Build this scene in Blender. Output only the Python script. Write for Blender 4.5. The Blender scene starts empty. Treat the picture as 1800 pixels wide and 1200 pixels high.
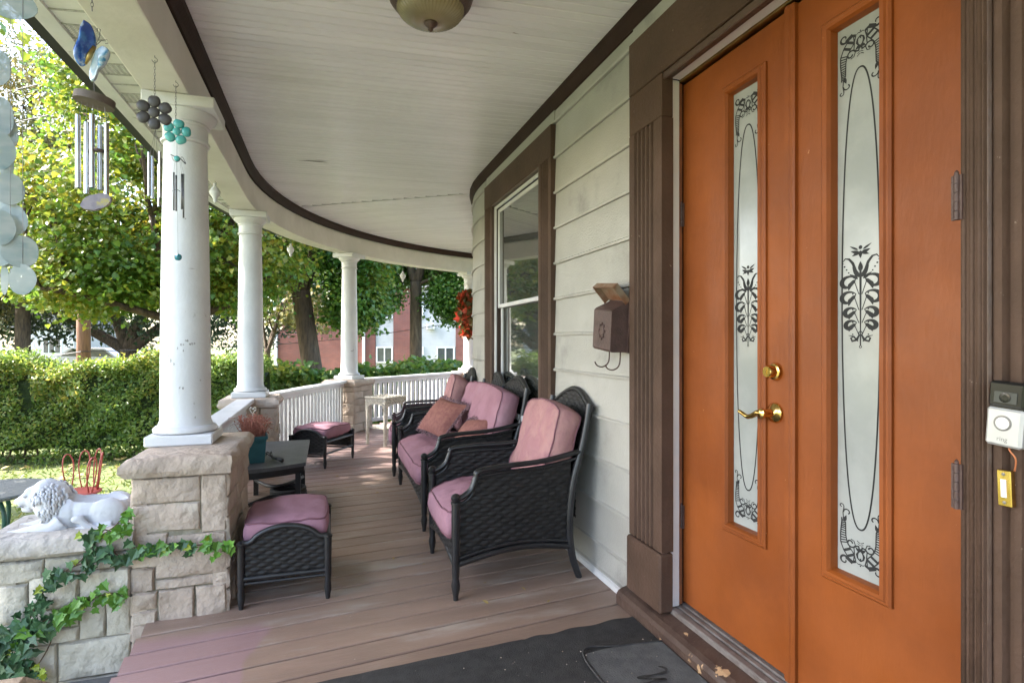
import bpy, bmesh, math, random
import numpy as np
from mathutils import Vector, Matrix, noise
random.seed(7); RNG = np.random.default_rng(7)
R = math.radians; PI = math.pi
sc = bpy.context.scene
COL = sc.collection

# ------------------------------------------------------------------ camera, sky, sun, exposure
CAMH = 1.2; YAW = R(18)
cam_d = bpy.data.cameras.new('camera'); cam = bpy.data.objects.new('camera', cam_d); COL.objects.link(cam)
cam.location = (0, 0, CAMH); cam.rotation_euler = (R(90), 0, -YAW)
cam_d.sensor_width = 36; cam_d.lens = 20.0; cam_d.clip_start = 0.02; cam_d.clip_end = 600
sc.camera = cam
SUN_EL = R(42); SUN_DIR = Vector((-0.95, 0.31, 0)).normalized()       # towards the sun, on the ground
w = bpy.data.worlds.new('World'); sc.world = w; w.use_nodes = True
nt = w.node_tree; nt.nodes.clear()
sky = nt.nodes.new('ShaderNodeTexSky'); sky.sky_type = 'NISHITA'; sky.sun_disc = False
sky.sun_elevation = SUN_EL; sky.sun_rotation = math.atan2(SUN_DIR.x, SUN_DIR.y)
sky.air_density = 1.0; sky.dust_density = 2.5; sky.ozone_density = 1.0
bg = nt.nodes.new('ShaderNodeBackground'); bg.inputs[1].default_value = 0.15
wo = nt.nodes.new('ShaderNodeOutputWorld')
nt.links.new(sky.outputs[0], bg.inputs[0]); nt.links.new(bg.outputs[0], wo.inputs[0])
sd = bpy.data.lights.new('sun', 'SUN'); sd.energy = 3.2; sd.angle = R(0.6); sd.color = (1, 0.96, 0.90)
so = bpy.data.objects.new('sun', sd); COL.objects.link(so)
sv = Vector((SUN_DIR.x * math.cos(SUN_EL), SUN_DIR.y * math.cos(SUN_EL), math.sin(SUN_EL)))
so.rotation_euler = sv.to_track_quat('Z', 'Y').to_euler(); so.location = sv * 30
vs = sc.view_settings; vs.view_transform = 'Standard'; vs.look = 'None'; vs.gamma = 1; vs.exposure = 3.0
vs.use_curve_mapping = False
sc.cycles.max_bounces = 14; sc.cycles.diffuse_bounces = 8; sc.cycles.transparent_max_bounces = 8

# ------------------------------------------------------------------ helpers
def c2w(px, Z, z=None):
    """photo column + distance along the view axis -> ground point"""
    X = (px - 900) / 1000 * Z
    return X * math.cos(YAW) + Z * math.sin(YAW), -X * math.sin(YAW) + Z * math.cos(YAW)
def ray_y(px, py, y):
    """point of the photo's line of sight on the plane at depth y"""
    a = math.atan((px - 900) / 1000) + YAW
    x = y * math.tan(a); Z = x * math.sin(YAW) + y * math.cos(YAW)
    return x, y, CAMH + (600 - py) * Z / 1000

def mat(name, c1, c2=None, rough=.6, scale=6, lo=.35, hi=.65, bump=0, bscale=60, metal=0, rnd=0, spec=.5,
        stretch=(1, 1, 1), c3=None, s3=3, lo3=.58, hi3=.7, coords='Object', coat=0, detail=6, bstretch=None, rough2=None, trans=0):
    m = bpy.data.materials.new(name); m.use_nodes = True
    n = m.node_tree.nodes; l = m.node_tree.links; b = n['Principled BSDF']
    b.inputs['Roughness'].default_value = rough; b.inputs['Metallic'].default_value = metal
    b.inputs['Specular IOR Level'].default_value = spec
    if coat: b.inputs['Coat Weight'].default_value = coat; b.inputs['Coat Roughness'].default_value = .15
    if coords == 'World':
        g = n.new('ShaderNodeNewGeometry'); src = g.outputs['Position']
    else:
        g = n.new('ShaderNodeTexCoord'); src = g.outputs[coords]
    oi = n.new('ShaderNodeObjectInfo')
    ad = n.new('ShaderNodeVectorMath'); ad.operation = 'MULTIPLY_ADD'
    l.new(oi.outputs['Random'], ad.inputs[0]); ad.inputs[1].default_value = (17.3, 9.1, 13.7) if rnd else (0, 0, 0); l.new(src, ad.inputs[2])
    mp = n.new('ShaderNodeMapping'); mp.inputs['Scale'].default_value = stretch; l.new(ad.outputs[0], mp.inputs[0])
    def nz(s, lo, hi, vec, det=detail):
        t = n.new('ShaderNodeTexNoise'); t.inputs['Scale'].default_value = s; t.inputs['Detail'].default_value = det
        t.inputs['Roughness'].default_value = .6; l.new(vec, t.inputs['Vector'])
        r = n.new('ShaderNodeMapRange'); r.inputs[1].default_value = lo; r.inputs[2].default_value = hi
        r.interpolation_type = 'SMOOTHSTEP'; l.new(t.outputs[0], r.inputs[0]); return r.outputs[0]
    col = None
    mx = n.new('ShaderNodeMixRGB'); mx.inputs[1].default_value = (*c1, 1); mx.inputs[2].default_value = (*(c2 or c1), 1)
    f = nz(scale, lo, hi, mp.outputs[0]); l.new(f, mx.inputs[0]); col = mx.outputs[0]
    if c3:
        m3 = n.new('ShaderNodeMixRGB'); m3.inputs[2].default_value = (*c3, 1); l.new(col, m3.inputs[1])
        l.new(nz(s3, lo3, hi3, mp.outputs[0], 9), m3.inputs[0]); col = m3.outputs[0]
    if rnd:
        h = n.new('ShaderNodeHueSaturation'); r = n.new('ShaderNodeMapRange')
        r.inputs[3].default_value = 1 - rnd; r.inputs[4].default_value = 1 + rnd
        l.new(oi.outputs['Random'], r.inputs[0]); l.new(r.outputs[0], h.inputs['Value']); l.new(col, h.inputs['Color']); col = h.outputs[0]
    l.new(col, b.inputs['Base Color'])
    if rough2 is not None:
        r = n.new('ShaderNodeMapRange'); r.inputs[3].default_value = rough; r.inputs[4].default_value = rough2
        l.new(nz(scale * 1.7, .3, .7, mp.outputs[0]), r.inputs[0]); l.new(r.outputs[0], b.inputs['Roughness'])
    if bump:
        bp = n.new('ShaderNodeBump'); bp.inputs['Strength'].default_value = bump; bp.inputs['Distance'].default_value = .02
        if bstretch:
            m2 = n.new('ShaderNodeMapping'); m2.inputs['Scale'].default_value = bstretch; l.new(ad.outputs[0], m2.inputs[0]); v = m2.outputs[0]
        else: v = mp.outputs[0]
        t = n.new('ShaderNodeTexNoise'); t.inputs['Scale'].default_value = bscale; t.inputs['Detail'].default_value = 5; l.new(v, t.inputs['Vector'])
        l.new(t.outputs[0], bp.inputs['Height']); l.new(bp.outputs[0], b.inputs['Normal'])
    return m

def leafmat(name, cols, trans=.35, rough=.45):
    """leaf colour differs from leaf to leaf (random per mesh island); thin, so light comes through"""
    m = bpy.data.materials.new(name); m.use_nodes = True
    n = m.node_tree.nodes; l = m.node_tree.links; b = n['Principled BSDF']; out = n['Material Output']
    g = n.new('ShaderNodeNewGeometry'); r = n.new('ShaderNodeValToRGB')
    e = r.color_ramp.elements
    while len(e) < len(cols): e.new(.5)
    for k, c in enumerate(cols): e[k].position = c[0]; e[k].color = (*c[1], 1)
    t = n.new('ShaderNodeTexNoise'); t.inputs['Scale'].default_value = .55; t.inputs['Detail'].default_value = 2; l.new(g.outputs['Position'], t.inputs['Vector'])
    mr = n.new('ShaderNodeMapRange'); mr.inputs[1].default_value = .3; mr.inputs[2].default_value = .7; l.new(t.outputs[0], mr.inputs[0])
    a = n.new('ShaderNodeMix'); a.inputs[0].default_value = .5
    l.new(g.outputs['Random Per Island'], a.inputs[2]); l.new(mr.outputs[0], a.inputs[3])
    l.new(a.outputs[0], r.inputs[0]); l.new(r.outputs[0], b.inputs['Base Color'])
    b.inputs['Roughness'].default_value = rough
    tr = n.new('ShaderNodeBsdfTranslucent'); h = n.new('ShaderNodeHueSaturation'); h.inputs['Value'].default_value = 1.5; h.inputs['Hue'].default_value = .485
    l.new(r.outputs[0], h.inputs['Color']); l.new(h.outputs[0], tr.inputs[0])
    mx = n.new('ShaderNodeMixShader'); mx.inputs[0].default_value = trans
    l.new(b.outputs[0], mx.inputs[1]); l.new(tr.outputs[0], mx.inputs[2]); l.new(mx.outputs[0], out.inputs[0])
    return m

class MB:
    def __init__(s): s.v = []; s.f = []
    def add(s, v, f):
        k = len(s.v); s.v += [tuple(p) for p in v]; s.f += [tuple(i + k for i in q) for q in f]; return s
    def box(s, x0, x1, y0, y1, z0, z1, M=None):
        v = [Vector((x, y, z)) for x in (x0, x1) for y in (y0, y1) for z in (z0, z1)]
        if M is not None: v = [M @ p for p in v]
        return s.add(v, [(0, 1, 3, 2), (4, 6, 7, 5), (0, 4, 5, 1), (2, 3, 7, 6), (0, 2, 6, 4), (1, 5, 7, 3)])
    def cbox(s, x0, x1, y0, y1, z0, z1, c=.004, M=None):
        """box with chamfered edges"""
        c = min(c, (x1 - x0) * .3, (y1 - y0) * .3, (z1 - z0) * .3)
        bm = bmesh.new(); bmesh.ops.create_cube(bm, size=1)
        for q in bm.verts: q.co = Vector(((x0 + x1) / 2 + q.co.x * (x1 - x0), (y0 + y1) / 2 + q.co.y * (y1 - y0), (z0 + z1) / 2 + q.co.z * (z1 - z0)))
        bmesh.ops.bevel(bm, geom=bm.edges[:], offset=c, segments=1, affect='EDGES', profile=.5)
        bm.verts.index_update(); v = [q.co.copy() for q in bm.verts]; f = [[q.index for q in p.verts] for p in bm.faces]; bm.free()
        if M is not None: v = [M @ p for p in v]
        return s.add(v, f)
    def prism(s, poly, a, b, fn):
        """closed outline swept from a to b; fn(u, v, t) -> point"""
        n = len(poly); v = [fn(p[0], p[1], t) for t in (a, b) for p in poly]
        f = [(i, (i + 1) % n, n + (i + 1) % n, n + i) for i in range(n)] + [tuple(range(n))[::-1], tuple(range(n, 2 * n))]
        return s.add(v, f)
    def tube(s, pts, r, n=8, cap=True, flat=1.0):
        pts = [Vector(p) for p in pts]; m = len(pts)
        rr = r if hasattr(r, '__len__') else [r] * m
        v = []; up = None
        for i, p in enumerate(pts):
            t = (pts[min(i + 1, m - 1)] - pts[max(i - 1, 0)]).normalized()
            if up is None: up = Vector((0, 0, 1)) if abs(t.z) < .9 else Vector((1, 0, 0))
            a = t.cross(up).normalized(); b = a.cross(t).normalized(); up = b
            for k in range(n):
                q = 2 * PI * k / n; v.append(p + (a * math.cos(q) + b * math.sin(q) * flat) * rr[i])
        f = [(i * n + k, i * n + (k + 1) % n, (i + 1) * n + (k + 1) % n, (i + 1) * n + k) for i in range(m - 1) for k in range(n)]
        if cap: f += [tuple(range(n))[::-1], tuple(range((m - 1) * n, m * n))]
        return s.add(v, f)
    def lathe(s, prof, n=24, c=(0, 0, 0), M=None, cap=True):
        v = [Vector((c[0] + r * math.cos(2 * PI * k / n), c[1] + r * math.sin(2 * PI * k / n), c[2] + z)) for r, z in prof for k in range(n)]
        if M is not None: v = [M @ p for p in v]
        m = len(prof); f = [(i * n + k, i * n + (k + 1) % n, (i + 1) * n + (k + 1) % n, (i + 1) * n + k) for i in range(m - 1) for k in range(n)]
        if cap: f += [tuple(range(n))[::-1], tuple(range((m - 1) * n, m * n))]
        return s.add(v, f)
    def ell(s, c, r, M=None, nu=14, nv=10):
        v = [Vector((0, 0, -1))]; c = Vector(c)
        for j in range(1, nv):
            a = -PI / 2 + PI * j / nv
            for k in range(nu): v.append(Vector((math.cos(a) * math.cos(2 * PI * k / nu), math.cos(a) * math.sin(2 * PI * k / nu), math.sin(a))))
        v.append(Vector((0, 0, 1))); L = len(v) - 1
        f = [(0, 1 + (k + 1) % nu, 1 + k) for k in range(nu)]
        f += [(1 + j * nu + k, 1 + j * nu + (k + 1) % nu, 1 + (j + 1) * nu + (k + 1) % nu, 1 + (j + 1) * nu + k) for j in range(nv - 2) for k in range(nu)]
        f += [(L, 1 + (nv - 2) * nu + k, 1 + (nv - 2) * nu + (k + 1) % nu) for k in range(nu)]
        v = [Vector((p.x * r[0], p.y * r[1], p.z * r[2])) for p in v]
        if M is not None: v = [M @ p for p in v]
        return s.add([p + c for p in v], f)
    def grid(s, fn, nu, nv, closeu=False):
        v = [fn(i / nu, j / nv) for j in range(nv + 1) for i in range(nu + 1)]
        f = [(j * (nu + 1) + i, j * (nu + 1) + i + 1, (j + 1) * (nu + 1) + i + 1, (j + 1) * (nu + 1) + i) for j in range(nv) for i in range(nu)]
        return s.add(v, f)
    def ribbon(s, pts, wid, fn):
        """flat stroke with varying width in a plane; fn(u, v) -> point"""
        P = [Vector((p[0], p[1])) for p in pts]; m = len(P); v = []
        for i, p in enumerate(P):
            t = (P[min(i + 1, m - 1)] - P[max(i - 1, 0)]); t = t.normalized() if t.length > 0 else Vector((1, 0))
            nn = Vector((-t.y, t.x)); ww = wid[i] if hasattr(wid, '__len__') else wid
            v += [fn(*(p + nn * ww / 2)), fn(*(p - nn * ww / 2))]
        return s.add(v, [(2 * i, 2 * i + 1, 2 * i + 3, 2 * i + 2) for i in range(m - 1)])
    def mesh(s, name, m=None, smooth=False):
        me = bpy.data.meshes.new(name); me.from_pydata(s.v, [], s.f); me.update()
        if len(s.f) < 4000:
            bm = bmesh.new(); bm.from_mesh(me); bmesh.ops.recalc_face_normals(bm, faces=bm.faces[:]); bm.to_mesh(me); bm.free()
        if m: me.materials.append(m)
        if smooth: me.shade_smooth()
        return me

def link(name, data, parent=None, **kw):
    o = bpy.data.objects.new(name, data); COL.objects.link(o)
    if parent: o.parent = parent
    for k, v in kw.items(): o[k] = v
    return o
def ob(name, mb, m, parent=None, smooth=False, auto=None, **kw):
    """parts are modelled in the frame of their thing; the thing's own frame is applied through the parent"""
    me = mb.mesh(name, m, smooth)
    if auto is not None:
        me.shade_smooth() if not smooth else None
        try: me.set_sharp_from_angle(angle=R(auto))
        except Exception: pass
    return link(name, me, parent, **kw)
def thing(name, label, cat, loc=(0, 0, 0), rz=0, group=None, **kw):
    o = link(name, None, None, label=label, category=cat, **kw)
    o.location = loc; o.rotation_euler = (0, 0, rz)
    if group: o['group'] = group
    o.empty_display_size = .1
    return o
def copy_tree(o, parent=None):
    c = o.copy(); COL.objects.link(c)
    if parent: c.parent = parent
    for ch in list(o.children): copy_tree(ch, c)
    return c
def bez(pts, n=8):
    """Catmull-Rom through points"""
    P = [Vector(p) for p in pts]; out = []
    for i in range(len(P) - 1):
        p0 = P[max(i - 1, 0)]; p1 = P[i]; p2 = P[i + 1]; p3 = P[min(i + 2, len(P) - 1)]
        for k in range(n):
            t = k / n
            out.append(.5 * ((2 * p1) + (p2 - p0) * t + (2 * p0 - 5 * p1 + 4 * p2 - p3) * t * t + (3 * p1 - p0 - 3 * p2 + p3) * t ** 3))
    out.append(P[-1]); return out

# ------------------------------------------------------------------ materials
MT = dict(
 white=mat('white_paint', (.62, .62, .625), (.56, .56, .57), .45, 4, bump=.12, bscale=45, c3=(.30, .28, .26), s3=9, lo3=.665, hi3=.72, rnd=.03),
 beam=mat('beam_paint', (.68, .65, .60), (.60, .57, .52), .5, 3, bump=.1, bscale=40, c3=(.32, .28, .23), s3=7, lo3=.70, hi3=.78),
 ceil=mat('ceiling_paint', (.765, .755, .79), (.71, .70, .735), .27, 3, .3, .7, bump=.02, bscale=14, rnd=.035, stretch=(.5, 1.2, 1), c3=(.3, .25, .22), s3=9, lo3=.72, hi3=.76),
 alu=mat('soffit_aluminium', (.66, .66, .64), (.56, .56, .54), .4, 5, rnd=.05),
 mesh=mat('soffit_vent', (.30, .30, .29), (.42, .42, .40), .5, 60),
 brown=mat('brown_trim_paint', (.088, .054, .040), (.064, .038, .028), .42, 5, bump=.16, bscale=50, c3=(.35, .27, .22), s3=30, lo3=.745, hi3=.77),
 olive=mat('brown_casing_paint', (.088, .053, .038), (.066, .040, .028), .62, 3, bump=.2, bscale=60, spec=.2, c3=(.22, .17, .14), s3=42, lo3=.70, hi3=.73),
 dark=mat('dark_brown_trim', (.034, .016, .012), (.026, .012, .009), .65, 6, bump=.1, spec=.2),
 black=mat('black_gutter', (.018, .018, .018), None, .5),
 siding=mat('siding_paint', (.385, .375, .345), (.325, .315, .285), .5, 2.2, .3, .72, bump=.22, bscale=95, rnd=.02, c3=(.20, .195, .18), s3=2.6, lo3=.52, hi3=.78, stretch=(1, 1, 1.2), coords='World'),
 orange=mat('orange_door_paint', (.25, .066, .012), (.18, .045, .008), .40, 2.2, .3, .7, bump=.06, bscale=70, c3=(.40, .20, .10), s3=34, lo3=.715, hi3=.74, bstretch=(1, 1, .35), rough2=.55, spec=.32),
 frost=mat('frosted_glass', (.31, .33, .325), (.26, .28, .275), .2, 5, spec=.7, coat=.2),
 etch=mat('etched_print', (.014, .016, .018), (.024, .026, .028), .5, 20, spec=.2),
 brass=mat('brass', (.78, .55, .20), (.62, .42, .13), .18, 12, metal=1),
 dullbrass=mat('dull_brass', (.45, .33, .12), (.30, .20, .07), .35, 9, metal=1),
 wicker=mat('black_resin_wicker', (.012, .011, .011), (.020, .0185, .018), .55, 30, bump=.1, bscale=160, spec=.3),
 frame=mat('black_metal_frame', (.011, .011, .012), (.018, .018, .020), .34, 18, bump=.08, bscale=120, c3=(.20, .20, .20), s3=60, lo3=.75, hi3=.78),
 cushion=mat('mauve_cushion_cloth', (.335, .180, .222), (.28, .145, .18), .85, 4, bump=.75, bscale=9, c3=(.38, .225, .26), s3=3, lo3=.5, hi3=.75, spec=.2),
 worn=mat('worn_pink_cushion_cloth', (.37, .205, .195), (.32, .16, .17), .9, 9, bump=.7, bscale=14, c3=(.30, .14, .17), s3=3.5, lo3=.5, hi3=.7, spec=.2),
 piping=mat('cushion_piping', (.16, .065, .085), None, .8),
 rustpillow=mat('rust_brocade', (.28, .125, .10), (.22, .088, .078), .8, 38, bump=.3, bscale=60, spec=.2),
 fringe=mat('pillow_fringe', (.12, .06, .075), (.30, .20, .21), .9, 90),
 wwick=mat('white_wicker', (.62, .58, .50), (.45, .41, .33), .6, 45, bump=.5, bscale=120, c3=(.25, .21, .16), s3=35, lo3=.66, hi3=.74),
 teal=mat('teal_plastic', (.018, .085, .098), (.012, .066, .078), .4, 6),
 dry=mat('dried_plant', (.24, .075, .055), (.32, .13, .08), .85, 50),
 grey=mat('grey_metal', (.12, .12, .13), (.2, .2, .2), .4, 30, metal=.6),
 silver=mat('silver_tube', (.62, .62, .63), (.52, .52, .53), .22, 14, metal=1),
 lion=mat('white_cast_stone', (.52, .52, .54), (.44, .44, .46), .6, 9, bump=.12, bscale=90, c3=(.28, .28, .29), s3=16, lo3=.62, hi3=.78),
 soil=mat('soil', (.08, .06, .05), (.14, .11, .09), .95, 30, bump=.5),
 rust=mat('rusted_brown_metal', (.085, .048, .042), (.060, .034, .030), .5, 22, bump=.2, bscale=120, c3=(.17, .08, .05), s3=24, lo3=.68, hi3=.76),
 rusty=mat('rusted_inside', (.16, .058, .022), (.22, .17, .12), .6, 11, bump=.2),
 rubber=mat('black_rubber', (.020, .020, .021), (.034, .034, .034), .75, 18, bump=.3, bscale=240, c3=(.13, .12, .105), s3=55, lo3=.69, hi3=.72),
 redmetal=mat('red_paint', (.42, .075, .055), (.34, .055, .042), .45, 15),
 weathered=mat('weathered_board', (.17, .17, .155), (.10, .105, .09), .85, 20, bump=.4, stretch=(1, 6, 1)),
 green=mat('dark_green_paint', (.02, .085, .06), (.015, .06, .045), .45, 12),
 bark=mat('bark', (.10, .066, .042), (.050, .034, .022), .95, 7, bump=1, bscale=10, stretch=(2.6, 2.6, .5), coords='World', c3=(.16, .115, .075), s3=3, lo3=.5, hi3=.75),
 pole=mat('creosote_pole', (.22, .105, .062), (.14, .068, .042), .9, 9, bump=.8, bscale=14, stretch=(3, 3, .25), coords='World'),
 step=mat('painted_step', (.075, .075, .078), (.10, .10, .10), .6, 9, bump=.2),
 concrete=mat('concrete', (.33, .32, .30), (.26, .25, .23), .85, 8, bump=.3),
 wire=mat('cable', (.02, .02, .02), None, .6),
 ivystem=mat('vine_stem', (.10, .06, .035), None, .9),
 glassd=mat('window_glass', (.045, .05, .048), (.06, .065, .06), .03, 2, spec=1.0, bump=.012, bscale=3),
 lens=mat('black_gloss', (.010, .010, .011), None, .2, spec=.35),
 plastic=mat('silver_plastic', (.50, .51, .53), (.46, .47, .49), .32, 6, metal=.3),
 wplastic=mat('white_plastic', (.75, .75, .74), None, .35),
 copper=mat('copper_wire', (.55, .20, .09), None, .4, metal=.6),
 curtain=mat('curtain', (.42, .42, .40), (.34, .34, .32), .9, 5),
)
MT['glassd'].node_tree.nodes['Principled BSDF'].inputs['IOR'].default_value = 2.3
def brickmat():
    m = bpy.data.materials.new('red_brick'); m.use_nodes = True; n = m.node_tree.nodes; l = m.node_tree.links; b = n['Principled BSDF']
    t = n.new('ShaderNodeTexCoord'); mp = n.new('ShaderNodeMapping'); mp.inputs['Rotation'].default_value = (R(90), 0, 0); l.new(t.outputs['Object'], mp.inputs[0])
    k = n.new('ShaderNodeTexBrick'); k.inputs['Scale'].default_value = 1; k.inputs['Brick Width'].default_value = .22; k.inputs['Row Height'].default_value = .075
    k.inputs['Mortar Size'].default_value = .008; k.inputs['Color1'].default_value = (.30, .085, .062, 1); k.inputs['Color2'].default_value = (.22, .06, .048, 1); k.inputs['Mortar'].default_value = (.30, .22, .19, 1)
    l.new(mp.outputs[0], k.inputs[0]); ns = n.new('ShaderNodeTexNoise'); ns.inputs['Scale'].default_value = .8; l.new(t.outputs['Object'], ns.inputs[0])
    h = n.new('ShaderNodeMixRGB'); h.blend_type = 'MULTIPLY'; h.inputs[0].default_value = .5; l.new(k.outputs[0], h.inputs[1]); l.new(ns.outputs[0], h.inputs[2])
    l.new(h.outputs[0], b.inputs['Base Color']); b.inputs['Roughness'].default_value = .9; return m
MT['brick'] = brickmat()
MT['slate'] = mat('apartment_siding', (.50, .50, .49), (.45, .45, .44), .6, 2)
def stonemat(name, a, b_, d):
    return mat(name, a, b_, .9, 7, .3, .7, bump=.85, bscale=24, rnd=.14, c3=d, s3=4, lo3=.53, hi3=.72, detail=9)
MT['stoneP'] = stonemat('pink_sandstone', (.43, .35, .285), (.36, .285, .225), (.47, .415, .35))
MT['stoneW'] = stonemat('grey_limestone', (.48, .44, .37), (.385, .35, .285), (.23, .215, .175))
MT['stoneC'] = stonemat('grey_coping', (.46, .42, .375), (.37, .33, .29), (.16, .15, .135))
MT['mortar'] = mat('mortar', (.33, .29, .23), (.24, .215, .16), .95, 20, bump=.5, c3=(.12, .11, .07), s3=5, lo3=.5, hi3=.7)
def deckmat():
    m = mat('deck_boards', (.285, .198, .152), (.222, .154, .120), .5, 3.0, .3, .7, bump=.18, bscale=30, rnd=.07, stretch=(.6, 2.6, 1), bstretch=(.6, 8, 1), c3=(.36, .30, .255), s3=2.4, lo3=.50, hi3=.70, coords='Object', rough2=.34)
    n = m.node_tree.nodes; l = m.node_tree.links; b = n['Principled BSDF']
    g = n.new('ShaderNodeNewGeometry'); s = n.new('ShaderNodeSeparateXYZ'); l.new(g.outputs['Position'], s.inputs[0])
    ns = n.new('ShaderNodeTexNoise'); ns.inputs['Scale'].default_value = 3.0; ns.inputs['Detail'].default_value = 5; l.new(g.outputs['Position'], ns.inputs['Vector'])
    def ma(op, a, bb):
        q = n.new('ShaderNodeMath'); q.operation = op
        for i, x in enumerate((a, bb)):
            if isinstance(x, (int, float)): q.inputs[i].default_value = x
            else: l.new(x, q.inputs[i])
        return q.outputs[0]
    def edge(v, a, c):
        r = n.new('ShaderNodeMapRange'); r.inputs[1].default_value = a; r.inputs[2].default_value = c; l.new(v, r.inputs[0]); return r.outputs[0]
    nx = ma('MULTIPLY', ma('SUBTRACT', ns.outputs[0], .5), .35)
    near = ma('MULTIPLY', edge(ma('ADD', s.outputs[0], nx), -.26, -.29), edge(ma('ADD', s.outputs[1], ma('MULTIPLY', nx, .4)), 2.66, 2.60))
    far = ma('MULTIPLY', edge(ma('ADD', s.outputs[1], ma('MULTIPLY', nx, 4)), 4.9, 5.7), .6)
    mask = ma('MAXIMUM', near, far)
    mx = n.new('ShaderNodeMixRGB'); mx.inputs[2].default_value = (.29, .185, .182, 1)
    src = b.inputs['Base Color'].links[0].from_socket; l.new(src, mx.inputs[1]); l.new(mask, mx.inputs[0]); l.new(mx.outputs[0], b.inputs['Base Color'])
    return m
MT['deck'] = deckmat()
MT['grass'] = leafmat('grass_blades', [(0, (.07, .11, .018)), (.55, (.125, .165, .03)), (.85, (.20, .19, .045)), (1, (.27, .22, .065))], .3, .6)
MT['lawn'] = mat('lawn_ground', (.12, .15, .042), (.08, .105, .028), .95, 2.5, bump=.6, bscale=40, c3=(.21, .18, .08), s3=6, lo3=.52, hi3=.7)
MT['mapleL'] = leafmat('autumn_maple_leaves', [(0, (.042, .11, .017)), (.40, (.09, .175, .021)), (.60, (.18, .225, .026)), (.85, (.24, .215, .02)), (1, (.34, .24, .03))], .42, .38)
MT['mapleG'] = leafmat('green_maple_leaves', [(0, (.026, .082, .016)), (.45, (.055, .14, .020)), (.75, (.12, .20, .028)), (1, (.24, .23, .035))], .42, .32)
MT['oliveL'] = leafmat('olive_leaves', [(0, (.07, .085, .028)), (.5, (.135, .14, .045)), (.8, (.24, .20, .065)), (1, (.30, .21, .08))], .3, .5)
MT['darkL'] = leafmat('dark_leaves', [(0, (.014, .030, .010)), (.5, (.026, .050, .014)), (1, (.07, .085, .02))], .25, .5)
MT['hedgeL'] = leafmat('hedge_leaves', [(0, (.055, .125, .022)), (.40, (.10, .18, .028)), (.72, (.16, .215, .036)), (.9, (.34, .29, .055)), (1, (.30, .17, .06))], .42, .40)
MT['shrubL'] = leafmat('shrub_leaves', [(0, (.035, .095, .018)), (.5, (.070, .150, .024)), (.85, (.16, .20, .03)), (1, (.26, .24, .04))], .40, .42)
MT['ivyD'] = mat('ivy_leaf_dark', (.026, .080, .028), (.048, .115, .042), .45, 14, rnd=.25, c3=(.12, .16, .10), s3=22, lo3=.62, hi3=.72)
MT['ivyL'] = mat('ivy_leaf_bright', (.060, .175, .018), (.10, .22, .02), .42, 14, rnd=.22)
MT['ivyY'] = mat('ivy_leaf_yellow', (.30, .34, .02), (.20, .28, .02), .45, 14, rnd=.15)
MT['fallen'] = leafmat('fallen_leaves', [(0, (.16, .10, .04)), (.5, (.36, .27, .08)), (1, (.46, .36, .20))], .15, .7)
MT['wreath'] = leafmat('wreath_leaves', [(0, (.05, .055, .012)), (.44, (.10, .075, .015)), (.52, (.40, .055, .018)), (.75, (.46, .09, .025)), (1, (.33, .03, .015))], .2, .6)

# ------------------------------------------------------------------ porch geometry: straight front, then a round corner
CX, CY = 4.07, 5.08                     # centre of the round corner (outer line)
HX, HY, HR = 4.07, 4.98, 2.735          # round house corner
WALL = HX - HR                          # 1.335
CEIL = 2.70; BEAM0 = 2.385
def P(s, r, z):
    """s runs along the porch front from the start of the curve; r is measured from the corner's centre"""
    if s <= 0: return Vector((CX - r, CY + s, z))
    a = s / 4.7; return Vector((CX - r * math.cos(a), CY + r * math.sin(a), z))
SS = [-8.0, -6, -4, -2, 0] + [4.7 * R(d) for d in range(3, 106, 3)]
def sweep(mb, prof, closed=True, ss=SS, fn=P):
    n = len(prof); v = [fn(s, r, z) for s in ss for r, z in prof]
    m = n if closed else n - 1
    f = [(i * n + k, i * n + (k + 1) % n, (i + 1) * n + (k + 1) % n, (i + 1) * n + k) for i in range(len(ss) - 1) for k in range(m)]
    if closed: f += [tuple(range(n))[::-1], tuple(range((len(ss) - 1) * n, len(ss) * n))]
    return mb.add(v, f)
def Ph(s, r, z):
    if s <= 0: return Vector((HX - r, HY + s, z))
    a = s / HR; return Vector((HX - r * math.cos(a), HY + r * math.sin(a), z))
SH = [-7.5, -5, -2.5, 0] + [HR * R(d) for d in range(5, 106, 5)]
def inside(X, Y, ro, ri):
    out = np.where(Y <= CY, X > CX - ro, np.hypot(X - CX, Y - CY) < ro)
    inn = np.where(Y <= HY, X < HX - ri, np.hypot(X - HX, Y - HY) > ri)
    return out & inn & (X < 4.0) & (Y > -2.6)
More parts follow.
